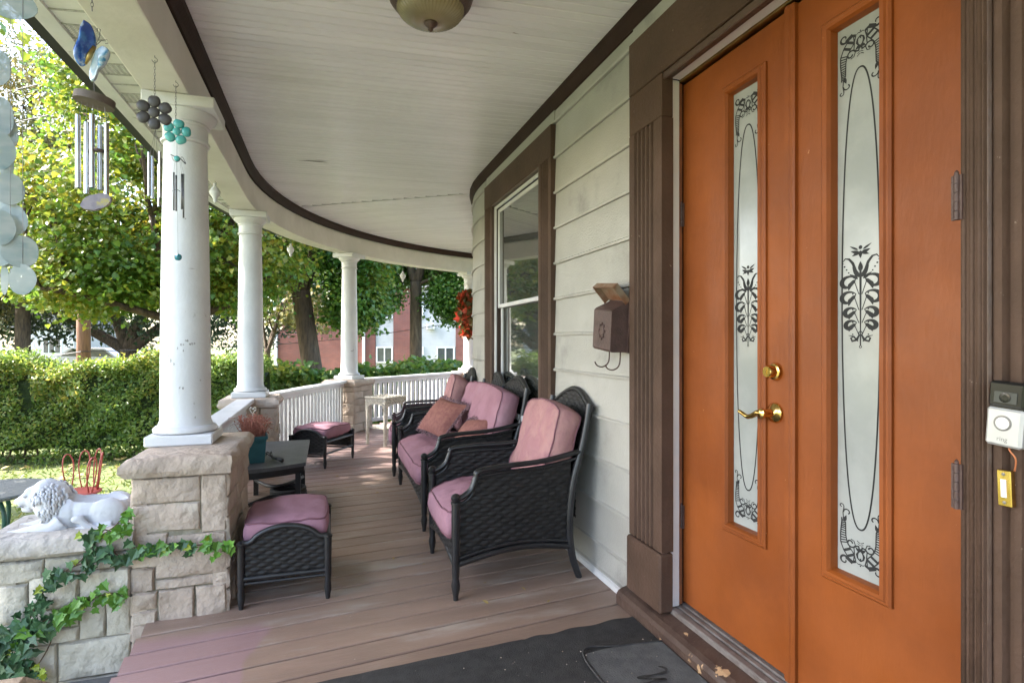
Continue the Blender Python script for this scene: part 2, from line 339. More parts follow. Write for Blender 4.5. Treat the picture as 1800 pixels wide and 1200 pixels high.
def boards(name, m, parent, ang, pitch, gap, z0, z1, ro, ri, cut=None, side=1, up=True, lim=300, org=(0, 0)):
    d = np.array([math.cos(ang), math.sin(ang)]); nrm = np.array([-d[1], d[0]]); k = 0
    t = np.linspace(-3, 6, 1801)
    for i in range(-70, 260):
        c = np.array(org) + nrm * (i * pitch); p = c + t[:, None] * d
        ok = inside(p[:, 0], p[:, 1], ro, ri)
        if cut is not None:
            ok &= side * ((p[:, 0] - cut[0][0]) * -cut[1][1] + (p[:, 1] - cut[0][1]) * cut[1][0]) > 0
        if not ok.any(): continue
        idx = np.where(ok)[0]; runs = np.split(idx, np.where(np.diff(idx) > 1)[0] + 1)
        for rn in runs:
            if len(rn) < 8: continue
            a, b = t[rn[0]], t[rn[-1]]; h = (pitch - gap) / 2; ch = min(.0035, h * .3)
            zz = (z0, z1)
            if up: prof = [(-h, z0), (h, z0), (h, z1 - ch), (h - ch, z1), (-h + ch, z1), (-h, z1 - ch)]
            else: prof = [(-h, z1), (-h, z0 + ch), (-h + ch, z0), (h - ch, z0), (h, z0 + ch), (h, z1)]
            dz = random.uniform(-.0012, .0012)
            mb = MB().prism(prof, a, b, lambda u, v, tt: Vector((c[0] + d[0] * tt + nrm[0] * u, c[1] + d[1] * tt + nrm[1] * u, v + dz)))
            ob(name, mb, m, parent); k += 1
    return k

# ground, deck, steps -------------------------------------------------------------
GZ = -.73
gm = MB()
gn = 60
def gfn(u, v):
    x = -120 + 240 * u; y = -60 + 260 * v
    return Vector((x, y, GZ))
gm.grid(gfn, 24, 24)
ground = ob('lawn', gm, MT['lawn'], kind='structure')
deck = link('porch_deck', None, kind='structure'); deck['label'] = 'painted wooden porch floor of long boards'
boards('floor_board', MT['deck'], deck, R(6.6), .14, .010, -.03, 0, 4.80, HR - .03, up=True)
sk = MB(); sweep(sk, [(4.79, -.034), (4.76, -.034), (4.76, GZ + .01), (4.79, GZ + .01)]); ob('deck_skirt', sk, MT['mortar'], deck)
jb = MB(); sweep(jb, [(4.75, -.036), (2.8, -.036), (2.8, -.06), (4.75, -.06)]); ob('subfloor', jb, MT['dark'], deck)
def strip(name, Z0, Z1, z, m, th=None):
    mb = MB(); q = [Vector((*c2w(900 + 1000 * X / Z, Z), z)) for X, Z in ((-70, Z0), (70, Z0), (70, Z1), (-70, Z1))]
    if th is None: mb.add(q, [(0, 1, 2, 3)])
    else: mb.add(q + [p - Vector((0, 0, th)) for p in q], [(0, 1, 2, 3), (7, 6, 5, 4), (0, 4, 5, 1), (1, 5, 6, 2), (2, 6, 7, 3), (3, 7, 4, 0)])
    return ob(name, mb, m, kind='structure')
asph = mat('asphalt', (.050, .050, .050), (.065, .063, .060), .9, 3, bump=.3, bscale=80)
pth = MB().add([(-9.5, .95, GZ + .004), (-1.60, .95, GZ + .004), (-1.60, 2.72, GZ + .004), (-9.5, 2.72, GZ + .004)], [(0, 1, 2, 3)]); ob('added_bounce_path', pth, MT['concrete'], kind='structure')  # unseen walk, added to bounce neutral light up to the porch ceiling
strip('road', 24.4, 33.0, GZ + .006, asph); strip('kerb', 24.2, 24.4, GZ + .13, MT['concrete'], .12); strip('pavement', 22.0, 23.4, GZ + .008, MT['concrete'])
steps = link('porch_steps', None, kind='structure')
for k in range(3):
    st = MB().cbox(-.745 - .29 * (k + 1) - .03, -.745 - .29 * k, .98, 2.765, -.73, -.185 * (k + 1), .008); ob('stair_tread', st, MT['step'], steps)

# hedge helper etc. further down; first the house -----------------------------------------------
house = thing('house', 'cream sided house with brown trim, orange double door and tall window under the porch', 'house')
CUT_D = (.60, 2.29)       # the door opening in the siding, y from/to
CUT_W = (3.235, 4.79)     # the window opening
zs = [1.237 + .216 * k for k in range(-6, 7)]
for z in zs:
    z0 = max(z, .03); z1 = min(z + .216, 2.66)
    if z1 - z0 < .02: continue
    prof = [(HR + .016, z0), (HR + .019, z0 + .012), (HR + .009, z0 + .018), (HR + .001, z1), (HR - .02, z1), (HR - .02, z0)]
    def seg(ss):
        mb = MB(); sweep(mb, prof, ss=ss, fn=Ph); ob('siding_board', mb, MT['siding'], house)
    seg([-7.5, CUT_D[0] - HY])
    if z1 > 2.56: pass
    seg([CUT_D[1] - HY + .002, CUT_W[0] - HY - .002])
    if z1 < .80: seg([CUT_W[0] - HY, CUT_W[1] - HY])
    seg([CUT_W[1] - HY + .002, -.06, 0] + [HR * R(d) for d in range(3, 106, 3)])
wl = MB(); sweep(wl, [(HR - .025, -.5), (HR - .025, 0.02), (HR - .05, 0.02), (HR - .05, -.5)], ss=SH, fn=Ph)
for a, b, z0, z1 in ((-7.5, CUT_D[0] - HY, .02, CEIL), (CUT_D[1] - HY, CUT_W[0] - HY, .02, CEIL), (CUT_D[0] - HY, CUT_D[1] - HY, 2.45, CEIL),
                     (CUT_W[0] - HY, CUT_W[1] - HY, 2.45, CEIL), (CUT_W[0] - HY, CUT_W[1] - HY, .02, .7)):
    sweep(wl, [(HR - .03, z0), (HR - .03, z1), (HR - .09, z1), (HR - .09, z0)], ss=[a, b], fn=Ph)
sweep(wl, [(HR - .03, .02), (HR - .03, CEIL), (HR - .09, CEIL), (HR - .09, .02)], ss=[CUT_W[1] - HY, 0] + [HR * R(d) for d in range(5, 106, 5)], fn=Ph)
sweep(wl, [(HR - .01, CEIL), (HR - .01, 6.2), (HR - .09, 6.2), (HR - .09, CEIL)], ss=SH, fn=Ph)
ob('wall', wl, MT['siding'], house)
for a, b in ((-7.5, CUT_D[0] - HY), (CUT_D[1] - HY + .02, 0)):
    bs = MB(); sweep(bs, [(HR + .028, 0.003), (HR + .028, .030), (HR + .016, .036), (HR - .01, .036), (HR - .01, .003)], ss=[a, b], fn=Ph); ob('base_trim', bs, MT['white'], house)
bs = MB(); sweep(bs, [(HR + .028, 0.003), (HR + .028, .030), (HR + .016, .036), (HR - .01, .036), (HR - .01, .003)], ss=[0.001] + [HR * R(d) for d in range(5, 106, 5)], fn=Ph)
ob('base_trim', bs, MT['white'], house)
for a, b in (CUT_W, CUT_D):
    fz = MB(); sweep(fz, [(HR + .012, 2.545), (HR + .012, CEIL), (HR - .03, CEIL), (HR - .03, 2.545)], ss=[a - HY, b - HY], fn=Ph); ob('frieze', fz, MT['siding'], house)
# ---- window
CP = 1.300                      # face of the casings
win = link('window', None, house)
def casing(mb, y0, y1, z0, z1, flutes=4, x0=CP, x1=WALL + .02, zf0=None, zf1=None):
    """fluted board: outline across y swept up z; shallow grooves"""
    prof = [(x1, y0), (x0, y0)]
    wd = y1 - y0; m0 = y0 + wd * .22; m1 = y1 - wd * .14; p = (m1 - m0) / flutes
    for k in range(flutes):
        a = m0 + p * k; prof += [(x0, a + p * .15), (x0 + .014, a + p * .34), (x0 + .014, a + p * .60), (x0, a + p * .8)]
    prof += [(x0, y1), (x1, y1)]
    mb.prism(prof, z0, z1, lambda u, v, t: Vector((u, v, t)))
wc = MB(); casing(wc, 3.235, 3.445, .70, 2.33, 4); ob('casing', wc, MT['olive'], win)
wc = MB(); casing(wc, 4.56, 4.775, .70, 2.33, 4); ob('casing', wc, MT['olive'], win)
wc = MB().cbox(CP - .002, WALL + .02, 3.235, 4.775, 2.332, 2.53, .004); ob('head_casing', wc, MT['olive'], win)
wc = MB().cbox(CP - .05, WALL + .02, 3.19, 4.80, .655, .698, .006); ob('window_sill', wc, MT['white'], win)
wr = MB()
for a, b in ((3.447, 3.458), (4.547, 4.558)): wr.box(CP + .002, 1.43, a, b, .70, 2.33)
wr.box(CP + .002, 1.43, 3.459, 4.546, 2.318, 2.331); ob('jamb', wr, MT['brown'], win)
sf = MB()
def sash(mb, y0, y1, z0, z1, x, wd=.045, th=.03):
    mb.cbox(x, x + th, y0, y0 + wd, z0, z1, .003); mb.cbox(x, x + th, y1 - wd, y1, z0, z1, .003)
    mb.cbox(x + .001, x + th - .001, y0 + wd, y1 - wd, z1 - wd, z1, .003); mb.cbox(x + .001, x + th - .001, y0 + wd, y1 - wd, z0, z0 + wd, .003)
sash(sf, 3.460, 4.545, .705, 2.316, 1.322, .026, .016); ob('storm_frame', sf, MT['white'], win)
us = MB(); sash(us, 3.487, 4.518, 1.475, 2.289, 1.345, .03, .022); ob('sash', us, MT['white'], win)
us = MB(); sash(us, 3.487, 4.518, .732, 1.51, 1.370, .03, .022); ob('sash', us, MT['white'], win)
g = MB().box(1.354, 1.358, 3.517, 4.488, 1.505, 2.259); ob('pane', g, MT['glassd'], win)
g = MB().box(1.379, 1.383, 3.517, 4.488, .762, 1.48); ob('pane', g, MT['glassd'], win)
g = MB()
g.grid(lambda u, v: Vector((1.50 + .02 * math.sin(u * 60), 3.40 + u * 1.2, .65 + v * 1.75)), 90, 1); ob('curtain', g, MT['curtain'], win)
# ---- door frame
DX = 1.42                       # face of the doors
DY0, DYM, DY1 = .87, 1.458, 2.05; DZ0, DZ1 = .109, 2.275
fr = link('door_frame', None, house)
lc = MB(); casing(lc, 2.022, 2.284, .335, 2.12, 5); lc.cbox(CP - .012, WALL + .02, 2.018, 2.292, .086, .33, .008)
lc.cbox(CP - .001, WALL + .02, 2.022, 2.284, 2.122, 2.298, .003); ob('casing', lc, MT['olive'], fr)
lc = MB(); casing(lc, .60, .868, .335, 2.12, 5); lc.cbox(CP - .012, WALL + .02, .595, .872, .086, .33, .008)
lc.cbox(CP - .001, WALL + .02, .60, .868, 2.122, 2.298, .003); ob('casing', lc, MT['olive'], fr)
for yb_ in (.862, .846, .832): ob('back_band', MB().lathe([(.0055, 0), (.0055, 1.96)], 10, (CP + .001, yb_, .335)), MT['olive'], fr, smooth=True)
lc = MB().cbox(CP - .003, WALL + .02, .60, 2.284, 2.30, 2.535, .004); ob('head_casing', lc, MT['olive'], fr)
jm = MB()
for s, y in ((1, 2.026), (-1, .864)):
    def jy(a, b): return (y + a, y + b) if s > 0 else (y - b, y - a)
    a, b = jy(0, .05); jm.cbox(1.306, 1.330, a, b, .09, 2.298, .004)
    a, b = jy(.006, .05); jm.cbox(1.331, 1.346, a, b, .09, 2.292, .004)
jm.cbox(1.306, 1.330, .865, 2.025, 2.27, 2.2995, .004); jm.cbox(1.331, 1.346, .87, 2.02, 2.276, 2.305, .004); ob('jamb', jm, MT['brown'], fr)
ws = MB(); ws.cbox(1.347, 1.396, 2.036, 2.075, .10, 2.285, .004); ws.cbox(1.347, 1.396, .84, .858, .10, 2.285, .004); ws.cbox(1.347, 1.396, .87, 2.034, 2.284, 2.32, .003); ob('weather_strip', ws, MT['white'], fr)
wob = mat('worn_orange_brown', (.24, .085, .035), (.17, .065, .032), .5, 14, c3=(.5, .4, .3), s3=40, lo3=.7, hi3=.75)
for a, b in ((2.046, 2.085), (.83, .850)): ob('door_stop', MB().cbox(1.397, 1.418, a, b, .10, 2.28, .004), wob, fr)
bh = MB().cbox(1.397, 1.44, .852, 2.044, 2.279, 2.296, .003); ob('head_strip', bh, MT['dullbrass'], fr)
bk = MB().box(1.425, 1.47, 2.052, 2.12, .09, 2.4); bk.box(1.425, 1.47, .80, .868, .09, 2.4); bk.box(1.425, 1.47, .868, 2.052, 2.30, 2.4); ob('rough_frame', bk, MT['dark'], fr)
sl = MB().prism([(1.262, .003), (1.262, .044), (1.272, .060), (1.292, .070), (1.345, .082), (1.345, .003)], .30, 2.335, lambda u, v, t: Vector((u, t, v)))
ob('door_sill', sl, mat('worn_sill_paint', (.078, .048, .036), (.054, .032, .025), .5, 7, bump=.3, bscale=26, c3=(.42, .27, .15), s3=7.5, lo3=.62, hi3=.64), fr)
sl = MB().prism([(1.346, .02), (1.346, .094), (1.352, .100), (1.372, .101), (1.374, .095), (1.384, .095), (1.386, .103), (1.400, .104), (1.402, .098), (1.410, .098), (1.412, .107), (1.47, .108), (1.47, .02)], .86, 2.044, lambda u, v, t: Vector((u, t, v)))
ob('threshold', sl, mat('worn_aluminium', (.20, .18, .17), (.13, .11, .10), .55, 12, metal=.2, c3=(.12, .08, .06), s3=14, lo3=.6, hi3=.7), fr)
# ---- the two door leaves
def scroll(cx, cy, r0, r1, a0, a1, n=18):
    return [(cx + (r0 + (r1 - r0) * i / n) * math.cos(a0 + (a1 - a0) * i / n), cy + (r0 + (r1 - r0) * i / n) * math.sin(a0 + (a1 - a0) * i / n)) for i in range(n + 1)]
def teardrop(mb, x, y, ang, L, W_, fn):
    pts = [(x + math.cos(ang) * L * i / 8, y + math.sin(ang) * L * i / 8) for i in range(9)]
    mb.ribbon(pts, [W_ * math.sin(PI * (i / 8) ** .7) + .0002 for i in range(9)], fn)
def blob(mb, x, y, r, fn, ry=None):
    ry = ry or r; n = 10; pts = [(x + r * math.cos(2 * PI * i / n), y + ry * math.sin(2 * PI * i / n)) for i in range(n)]
    mb.add([fn(*p) for p in pts], [tuple(range(n))])
def ringx(mb, x, y, rx, ry, wd, fn):
    n = 40 if ry < .2 else 160; sp_ = lambda c: math.copysign(abs(c) ** (1 if ry < .2 else .82), c)
    mb.ribbon([(x + rx * sp_(math.cos(2 * PI * i / n)), y + ry * math.sin(2 * PI * i / n)) for i in range(n + 1)], wd, fn)
def motif(mb, cy, fn0, W_):
    """upright foliate bouquet; unit 1 = pane width"""
    def fn(u, v): return fn0(u * W_, cy + v * W_)
    mb.ribbon([(0, -1.15), (0, -.4), (0, .5), (0, .78)], [.02, .035, .05, .02], fn)
    for s in (1, -1):
        F = lambda u, v, s=s: fn(s * u, v)
        for k, (y, rr) in enumerate(((.26, .215), (-.14, .215), (-.52, .175), (-.84, .165))):
            # a curling frond: stem out of the stalk, over the top and back in a curl
            pts = [(.03, y - rr * 1.35), (.07, y - rr * .7), (.12, y + rr * .15)] + scroll(.03 + rr * 1.05, y + rr * .05, rr * .92, rr * .30, PI * .80, -PI * .95, 20)
            m = len(pts); wv = [.018 + .085 * math.sin(PI * min(1, max(0, (i - 2) / (m - 4)))) ** 1.5 for i in range(m)]
            mb.ribbon(pts, wv, F); blob(mb, pts[-1][0], pts[-1][1], .032, F)
            for q in range(3): teardrop(mb, .11 + .05 * q, y + rr * (.45 - .15 * q), -PI * .30 - .22 * q, rr * 1.0, .085, F)
            blob(mb, .16, y - rr * 1.25, .018, F)
        mb.ribbon(bez([(.02, .44, 0), (.13, .62, 0), (.19, .84, 0), (.30, .90, 0), (.36, .82, 0)], 5), .028, lambda u, v, F=F: F(u, v)) if False else None
        pts = [(.02, .42), (.10, .60), (.16, .78), (.24, .90), (.32, .92), (.37, .85)]
        mb.ribbon(pts, [.02, .05, .06, .05, .035, .015], F)
        teardrop(mb, .03, .40, PI * .36, .33, .10, F); teardrop(mb, .05, .36, PI * .22, .24, .075, F)
        for q in range(5): blob(mb, .20 + .045 * q, .46 + .085 * q, .016 + .002 * q, F)
        teardrop(mb, .02, 1.02, PI * .12, .20, .085, F); teardrop(mb, .01, 1.04, -PI * .14, .19, .075, F); teardrop(mb, .05, 1.10, PI * .20, .22, .05, F)
        mb.ribbon([(.02, -1.05), (.08, -1.19), (.17, -1.22), (.20, -1.14), (.14, -1.10)], [.03, .06, .055, .04, .02], F)
        mb.ribbon([(.05, -1.22), (.14, -1.10), (.25, -1.07)], [.03, .04, .01], F)
    teardrop(mb, 0, .55, PI / 2, .26, .10, fn); teardrop(mb, 0, 1.08, -PI / 2, .20, .075, fn); blob(mb, 0, 1.16, .04, fn, .05)
    ringx(mb, 0, -1.02, .035, .05, .02, fn); ringx(mb, 0, -1.36, .022, .03, .016, fn); mb.ribbon([(0, -1.06), (0, -1.34)], .028, fn)
def border(mb, y0, d, fn0, W_):
    """foot (d=1) or head (d=-1) ornament: two segmented horns, scrolls and a bud"""
    def fn(u, v): return fn0(u * W_, y0 + d * v * W_)
    for s in (1, -1):
        F = lambda u, v, s=s: fn(s * u, v)
        spine = [(.14, -.02), (.20, .10), (.28, .20), (.35, .34), (.365, .50), (.36, .66), (.355, .78), (.385, .88)]
        wv = [.10, .17, .17, .145, .115, .10, .085, .03]
        L = []; Rr = []
        for i, (x, y) in enumerate(spine):
            a = spine[max(i - 1, 0)]; b = spine[min(i + 1, 7)]; tx, ty = b[0] - a[0], b[1] - a[1]; q = math.hypot(tx, ty)
            L.append((x - ty / q * wv[i] / 2, y + tx / q * wv[i] / 2)); Rr.append((x + ty / q * wv[i] / 2, y - tx / q * wv[i] / 2))
        mb.ribbon(L, .024, F); mb.ribbon(Rr, .026, F)
        for i in range(21):                                   # rungs between the two rims
            t = i / 20 * 6.6; k = int(t); q = t - k; k2 = min(k + 1, 7)
            a = (L[k][0] + (L[k2][0] - L[k][0]) * q, L[k][1] + (L[k2][1] - L[k][1]) * q); b = (Rr[k][0] + (Rr[k2][0] - Rr[k][0]) * q, Rr[k][1] + (Rr[k2][1] - Rr[k][1]) * q)
            if i < 9 and i % 3: continue
            mb.ribbon([a, b], .055 if i < 9 else .026, F)
        teardrop(mb, .345, .80, PI * .60, .16, .07, F)
        mb.ribbon([(.36, .88), (.37, 1.0), (.35, 1.10)] + scroll(.40, 1.14, .05, .02, PI, -PI * .6, 10), .022, F)
        mb.ribbon(scroll(.275, 1.02, .085, .03, -.2, PI * 1.35, 14), [.028] * 15, F)
        mb.ribbon([(.16, -.05), (.30, .02)] + scroll(.34, -.06, .10, .03, PI * .6, -PI * 1.15, 14), [.09, .08] + [.05 - .002 * i for i in range(15)], F)
        mb.ribbon([(.145, -.02), (.125, .16), (.135, .30)], [.02, .026, .02], F)
        mb.ribbon([(.02, .36), (.10, .34)] + scroll(.20, .37, .10, .03, -PI * .9, PI * 1.0, 16), .034, F)
        mb.ribbon([(.10, .34), (.135, .44), (.20, .46)], .02, F)
        mb.ribbon([(.005, .435), (.04, .45), (.07, .475)], .016, F); mb.ribbon([(.0, .39), (.03, .40), (.06, .42)], .014, F)
        mb.ribbon([(.0, .045), (.06, .10), (.072, .17), (.045, .23), (.0, .27)], [.02, .035, .05, .03, .02], F)
        teardrop(mb, .01, .24, PI * .22, .13, .06, F); teardrop(mb, .0, .25, PI * .38, .12, .05, F)
        mb.ribbon([(.0, -.02), (.05, -.03), (.085, .0)], [.024, .018, .01], F)
    mb.ribbon([(0, .05), (0, .11)], .03, fn); blob(mb, 0, -.055, .016, fn)
def door_leaf(y0, y1, gy0, gy1, label):
    d = link('door', None, house); d['label'] = label
    mz0, mz1 = .496, 2.148
    # panel with a real opening for the light
    pn = MB(); x0, x1 = DX, DX + .044; e = .012; q = .003
    a0, a1, b0, b1 = y0 + .002, y1 - .002, DZ0 + .003, DZ1 - .002; i0, i1, k0, k1 = gy0 + e, gy1 - e, mz0 + e, mz1 - e
    loops = [(x1, a0, a1, b0, b1), (x0 + q, a0, a1, b0, b1), (x0, a0 + q, a1 - q, b0 + q, b1 - q), (x0, i0, i1, k0, k1), (x1, i0, i1, k0, k1)]
    vv = [Vector((x, y, z)) for x, ya, yb_, za, zb_ in loops for y, z in ((ya, za), (yb_, za), (yb_, zb_), (ya, zb_))]
    pn.add(vv, [(4 * r + k, 4 * r + (k + 1) % 4, 4 * ((r + 1) % 5) + (k + 1) % 4, 4 * ((r + 1) % 5) + k) for r in range(5) for k in range(4)])
    ob('panel', pn, MT['orange'], d)
    # moulding: mitred frame of a stepped profile
    prof = [(0, .001), (0, -.008), (.006, -.013), (.012, -.013), (.016, -.018), (.027, -.018), (.033, -.008), (.036, .012), (.036, .03), (.006, .03)]
    mb = MB(); cs = [(gy0, mz0, 1, 1), (gy1, mz0, -1, 1), (gy1, mz1, -1, -1), (gy0, mz1, 1, -1)]; n = len(prof)
    v = [Vector((DX + q, cy + sx * p, cz + sz * p)) for cy, cz, sx, sz in cs for p, q in prof]
    f = [(k * n + i, k * n + (i + 1) % n, ((k + 1) % 4) * n + (i + 1) % n, ((k + 1) % 4) * n + i) for k in range(4) for i in range(n)]
    mb.add(v, f); ob('panel_moulding', mb, MT['orange'], d)
    a, b = gy0 + .034, gy1 - .034; z0, z1 = mz0 + .034, mz1 - .034
    gl = MB().box(DX + .016, DX + .022, a, b, z0, z1); ob('glass_pane', gl, MT['frost'], d)
    yc = (a + b) / 2; W_ = b - a; zc = (z0 + z1) / 2
    lay = [0]                                  # each stroke a hair above the one before, so that none share a plane
    def fn(u, v): lay[0] += 1; return Vector((DX + .0155 - lay[0] * 1.2e-7, yc - u, zc + v))
    pt = MB(); ringx(pt, 0, 0, W_ * .39, .655, .0050, fn); H = (z1 - z0) / 2
    bw = lambda sg: (lambda u, v: fn(u, sg * (H - .042) + (v - sg * (H - .042)) * .84))
    border(pt, -H + .042, 1, bw(-1), W_); border(pt, H - .042, -1, bw(1), W_)
    ob('etched_border', pt, MT['etch'], d)
    lay[0] = 0; pt = MB(); motif(pt, .015, lambda u, v: fn(u * 1.0, .015 + (v - .015) * .72), W_); ob('etched_bouquet', pt, MT['etch'], d)
    return d
dl = door_leaf(DYM + .004, DY1, 1.567, 1.790, 'left door leaf with brass lever and deadbolt')
dr = door_leaf(DY0, DYM - .002, 1.115, 1.338, 'right door leaf without a handle')
asg = MB().prism([(DX + .001, 1.436), (DX - .012, 1.436), (DX - .016, 1.442), (DX - .016, 1.450), (DX - .020, 1.454), (DX - .020, 1.468), (DX - .012, 1.474), (DX - .012, 1.480), (DX + .001, 1.484)], DZ0 + .003, DZ1 - .002, lambda u, v, t: Vector((u, v, t)))
ob('astragal', asg, MT['orange'], dl)
MX = Matrix.Rotation(-PI / 2, 4, 'Y')     # lathe axis z -> -x (out of the door)
def out(yc, zc): return Matrix.Translation((DX, yc, zc)) @ MX
hd = MB().lathe([(.034, 0), (.034, .004), (.030, .010), (.018, .015), (.013, .020), (.013, .048), (.016, .050), (.016, .062), (.010, .066), (.001, .067)], 28, M=out(1.530, .963)); 
lev = bez([(DX - .056, 1.532, .963), (DX - .058, 1.550, .962), (DX - .056, 1.575, .950), (DX - .055, 1.600, .944), (DX - .056, 1.622, .952), (DX - .056, 1.640, .958)], 6)
hd.tube(lev, [.011 - .005 * i / (len(lev) - 1) for i in range(len(lev))], 10); ob('lever_handle', hd, MT['brass'], dl, auto=40)
db = MB().lathe([(.030, 0), (.030, .005), (.026, .012), (.020, .014), (.020, .036), (.017, .040), (.001, .040)], 28, M=out(1.528, 1.100)); db.box(DX - .0415, DX - .040, 1.526, 1.530, 1.092, 1.108); ob('deadbolt', db, MT['brass'], dl, auto=40)
for par, y, zl, dxh in ((fr, .870, (1.462, .840), CP - .010), (dl, 2.046, (1.68, .42), DX - .010)):
    for z in zl:
        h = MB()
        for k in range(5): h.lathe([(.0055, 0), (.0055, .0185)], 12, (dxh, y, z + .0195 * k))
        h.box(dxh + .001, dxh + .008, y - .010, y + .012, z, z + .096); h.lathe([(.004, 0), (.0045, .004), (.001, .009)], 10, (dxh, y, z + .0975)); ob('hinge', h, MT['rust'], par, auto=40)
inn = MB().box(1.50, 1.56, .5, 2.4, -.1, 2.6); ob('entry_wall', inn, MT['dark'], house)

# ---- porch roof: ceiling, trims, beam, eave
roof = thing('porch_roof', 'white board porch ceiling with curved beam, brown edge trim and vented eave', 'porch roof')
S0 = (1.40, 5.61); SD = (math.cos(R(-34)), math.sin(R(-34)))
boards('ceiling_board', MT['ceil'], roof, R(-4),   .062, .0055, CEIL, CEIL + .012, 4.74, HR - .02, cut=(S0, SD), side=-1, up=False)
boards('ceiling_board', MT['ceil'], roof, R(-34),   .062, .0055, CEIL, CEIL + .012, 4.74, HR - .02, cut=(S0, SD), side=1, up=False, org=S0)
sv_ = MB().add([Vector((-.25, 5.03, CEIL - .002)), Vector((-.12, 5.018, CEIL - .003)), Vector((.01, 5.015, CEIL - .002)), Vector((-.04, 4.975, CEIL - .012)), Vector((-.06, 4.995, CEIL - .004)), Vector((-.15, 5.002, CEIL - .003))], [(0, 1, 2, 3, 4, 5)])
ob('ceiling_crack', sv_, MT['black'], roof)
t = MB(); sweep(t, [(4.715, CEIL - .075), (4.700, CEIL - .078), (4.690, CEIL - .06), (4.668, CEIL - .03), (4.665, CEIL - .001), (4.715, CEIL - .001)]); ob('ceiling_trim', t, MT['dark'], roof)
t = MB(); sweep(t, [(HR - .01, CEIL - .085), (HR + .014, CEIL - .085), (HR + .022, CEIL - .06), (HR + .036, CEIL - .03), (HR + .038, CEIL - .001), (HR - .01, CEIL - .001)], ss=SH, fn=Ph); ob('wall_trim', t, MT['dark'], roof)
t = MB(); sweep(t, [(4.70, BEAM0), (4.705, BEAM0 - .002), (4.895, BEAM0 - .002), (4.90, BEAM0), (4.90, 2.62), (4.725, 2.62), (4.725, CEIL - .08), (4.718, CEIL - .08), (4.718, CEIL - .105), (4.700, CEIL - .108)]); ob('beam', t, MT['beam'], roof)
t = MB(); sweep(t, [(5.115, 2.50), (5.185, 2.50), (5.185, 2.66), (5.115, 2.66)]); ob('fascia', t, MT['white'], roof)
t = MB(); sweep(t, [(5.187, 2.512), (5.235, 2.498), (5.25, 2.56), (5.25, 2.66), (5.187, 2.66)]); ob('gutter', t, MT['black'], roof)
t = MB(); sweep(t, [(5.26, 2.665), (2.6, 3.35), (2.6, 3.38), (5.26, 2.695)]); ob('roof_cover', t, MT['grey'], roof)
k = 0; s = -4.8
while s < 4.7 * R(80):                                     # soffit strips between beam and fascia, every third one vented
    L = .115; vent = (k % 3 == 1)
    ss = [s + .003, s + L / 2, s + L - .003]
    t = MB(); sweep(t, [(4.902, 2.528), (5.113, 2.512), (5.113, 2.520), (4.902, 2.536)], ss=ss)
    ob('soffit_panel', t, MT['mesh'] if vent else MT['alu'], roof)
    t = MB(); sweep(t, [(4.902, 2.522), (5.113, 2.506), (5.113, 2.515), (4.902, 2.531)], ss=[s - .004, s + .0025]); ob('soffit_rib', t, MT['mesh'], roof)
    if vent:
        t = MB()
        for q in range(9):
            r_ = 4.912 + .0225 * q
            for e_ in (0, 1):
                s0 = s + .006; pts = []
                for j in range(9): pts.append(P(s0 + (L - .012) * j / 8, r_ + (.011 if (j + e_) % 2 else -.0), 2.5265 - (r_ - 4.902) * .076))
                t.tube(pts, .0016, 4, False)
        ob('vent_mesh', t, MT['alu'], roof)
    s += L; k += 1
# ---- ceiling lamp
lx, ly = .405, 2.33
lamp = thing('ceiling_light', 'brown flush ceiling light with ribbed amber glass bowl', 'ceiling light', (lx, ly, CEIL))
LB = MB().lathe([(.12, -.002), (.165, -.012), (.176, -.040), (.177, -.075), (.168, -.102), (.152, -.124), (.140, -.134), (.133, -.130)], 48); ob('base_ring', LB, MT['rust'], lamp, smooth=True)
bowl = MB()
def bf(u, v):
    a = 2 * PI * u; r = .137 * math.cos(v * PI / 2 * .97) ** .8 * (1 + .012 * math.cos(a * 48)); z = -.130 - .062 * math.sin(v * PI / 2)
    return Vector((r * math.cos(a), r * math.sin(a), z))
bowl.grid(bf, 288, 14)
gm_ = mat('amber_ribbed_glass', (.25, .21, .12), (.19, .16, .09), .16, 4, spec=.8); ob('glass_bowl', bowl, gm_, lamp, smooth=True)
fi = MB().lathe([(.03, -.188), (.026, -.200), (.014, -.210), (.008, -.216), (.011, -.221), (.001, -.230)], 20); ob('finial', fi, MT['rust'], lamp, smooth=True)

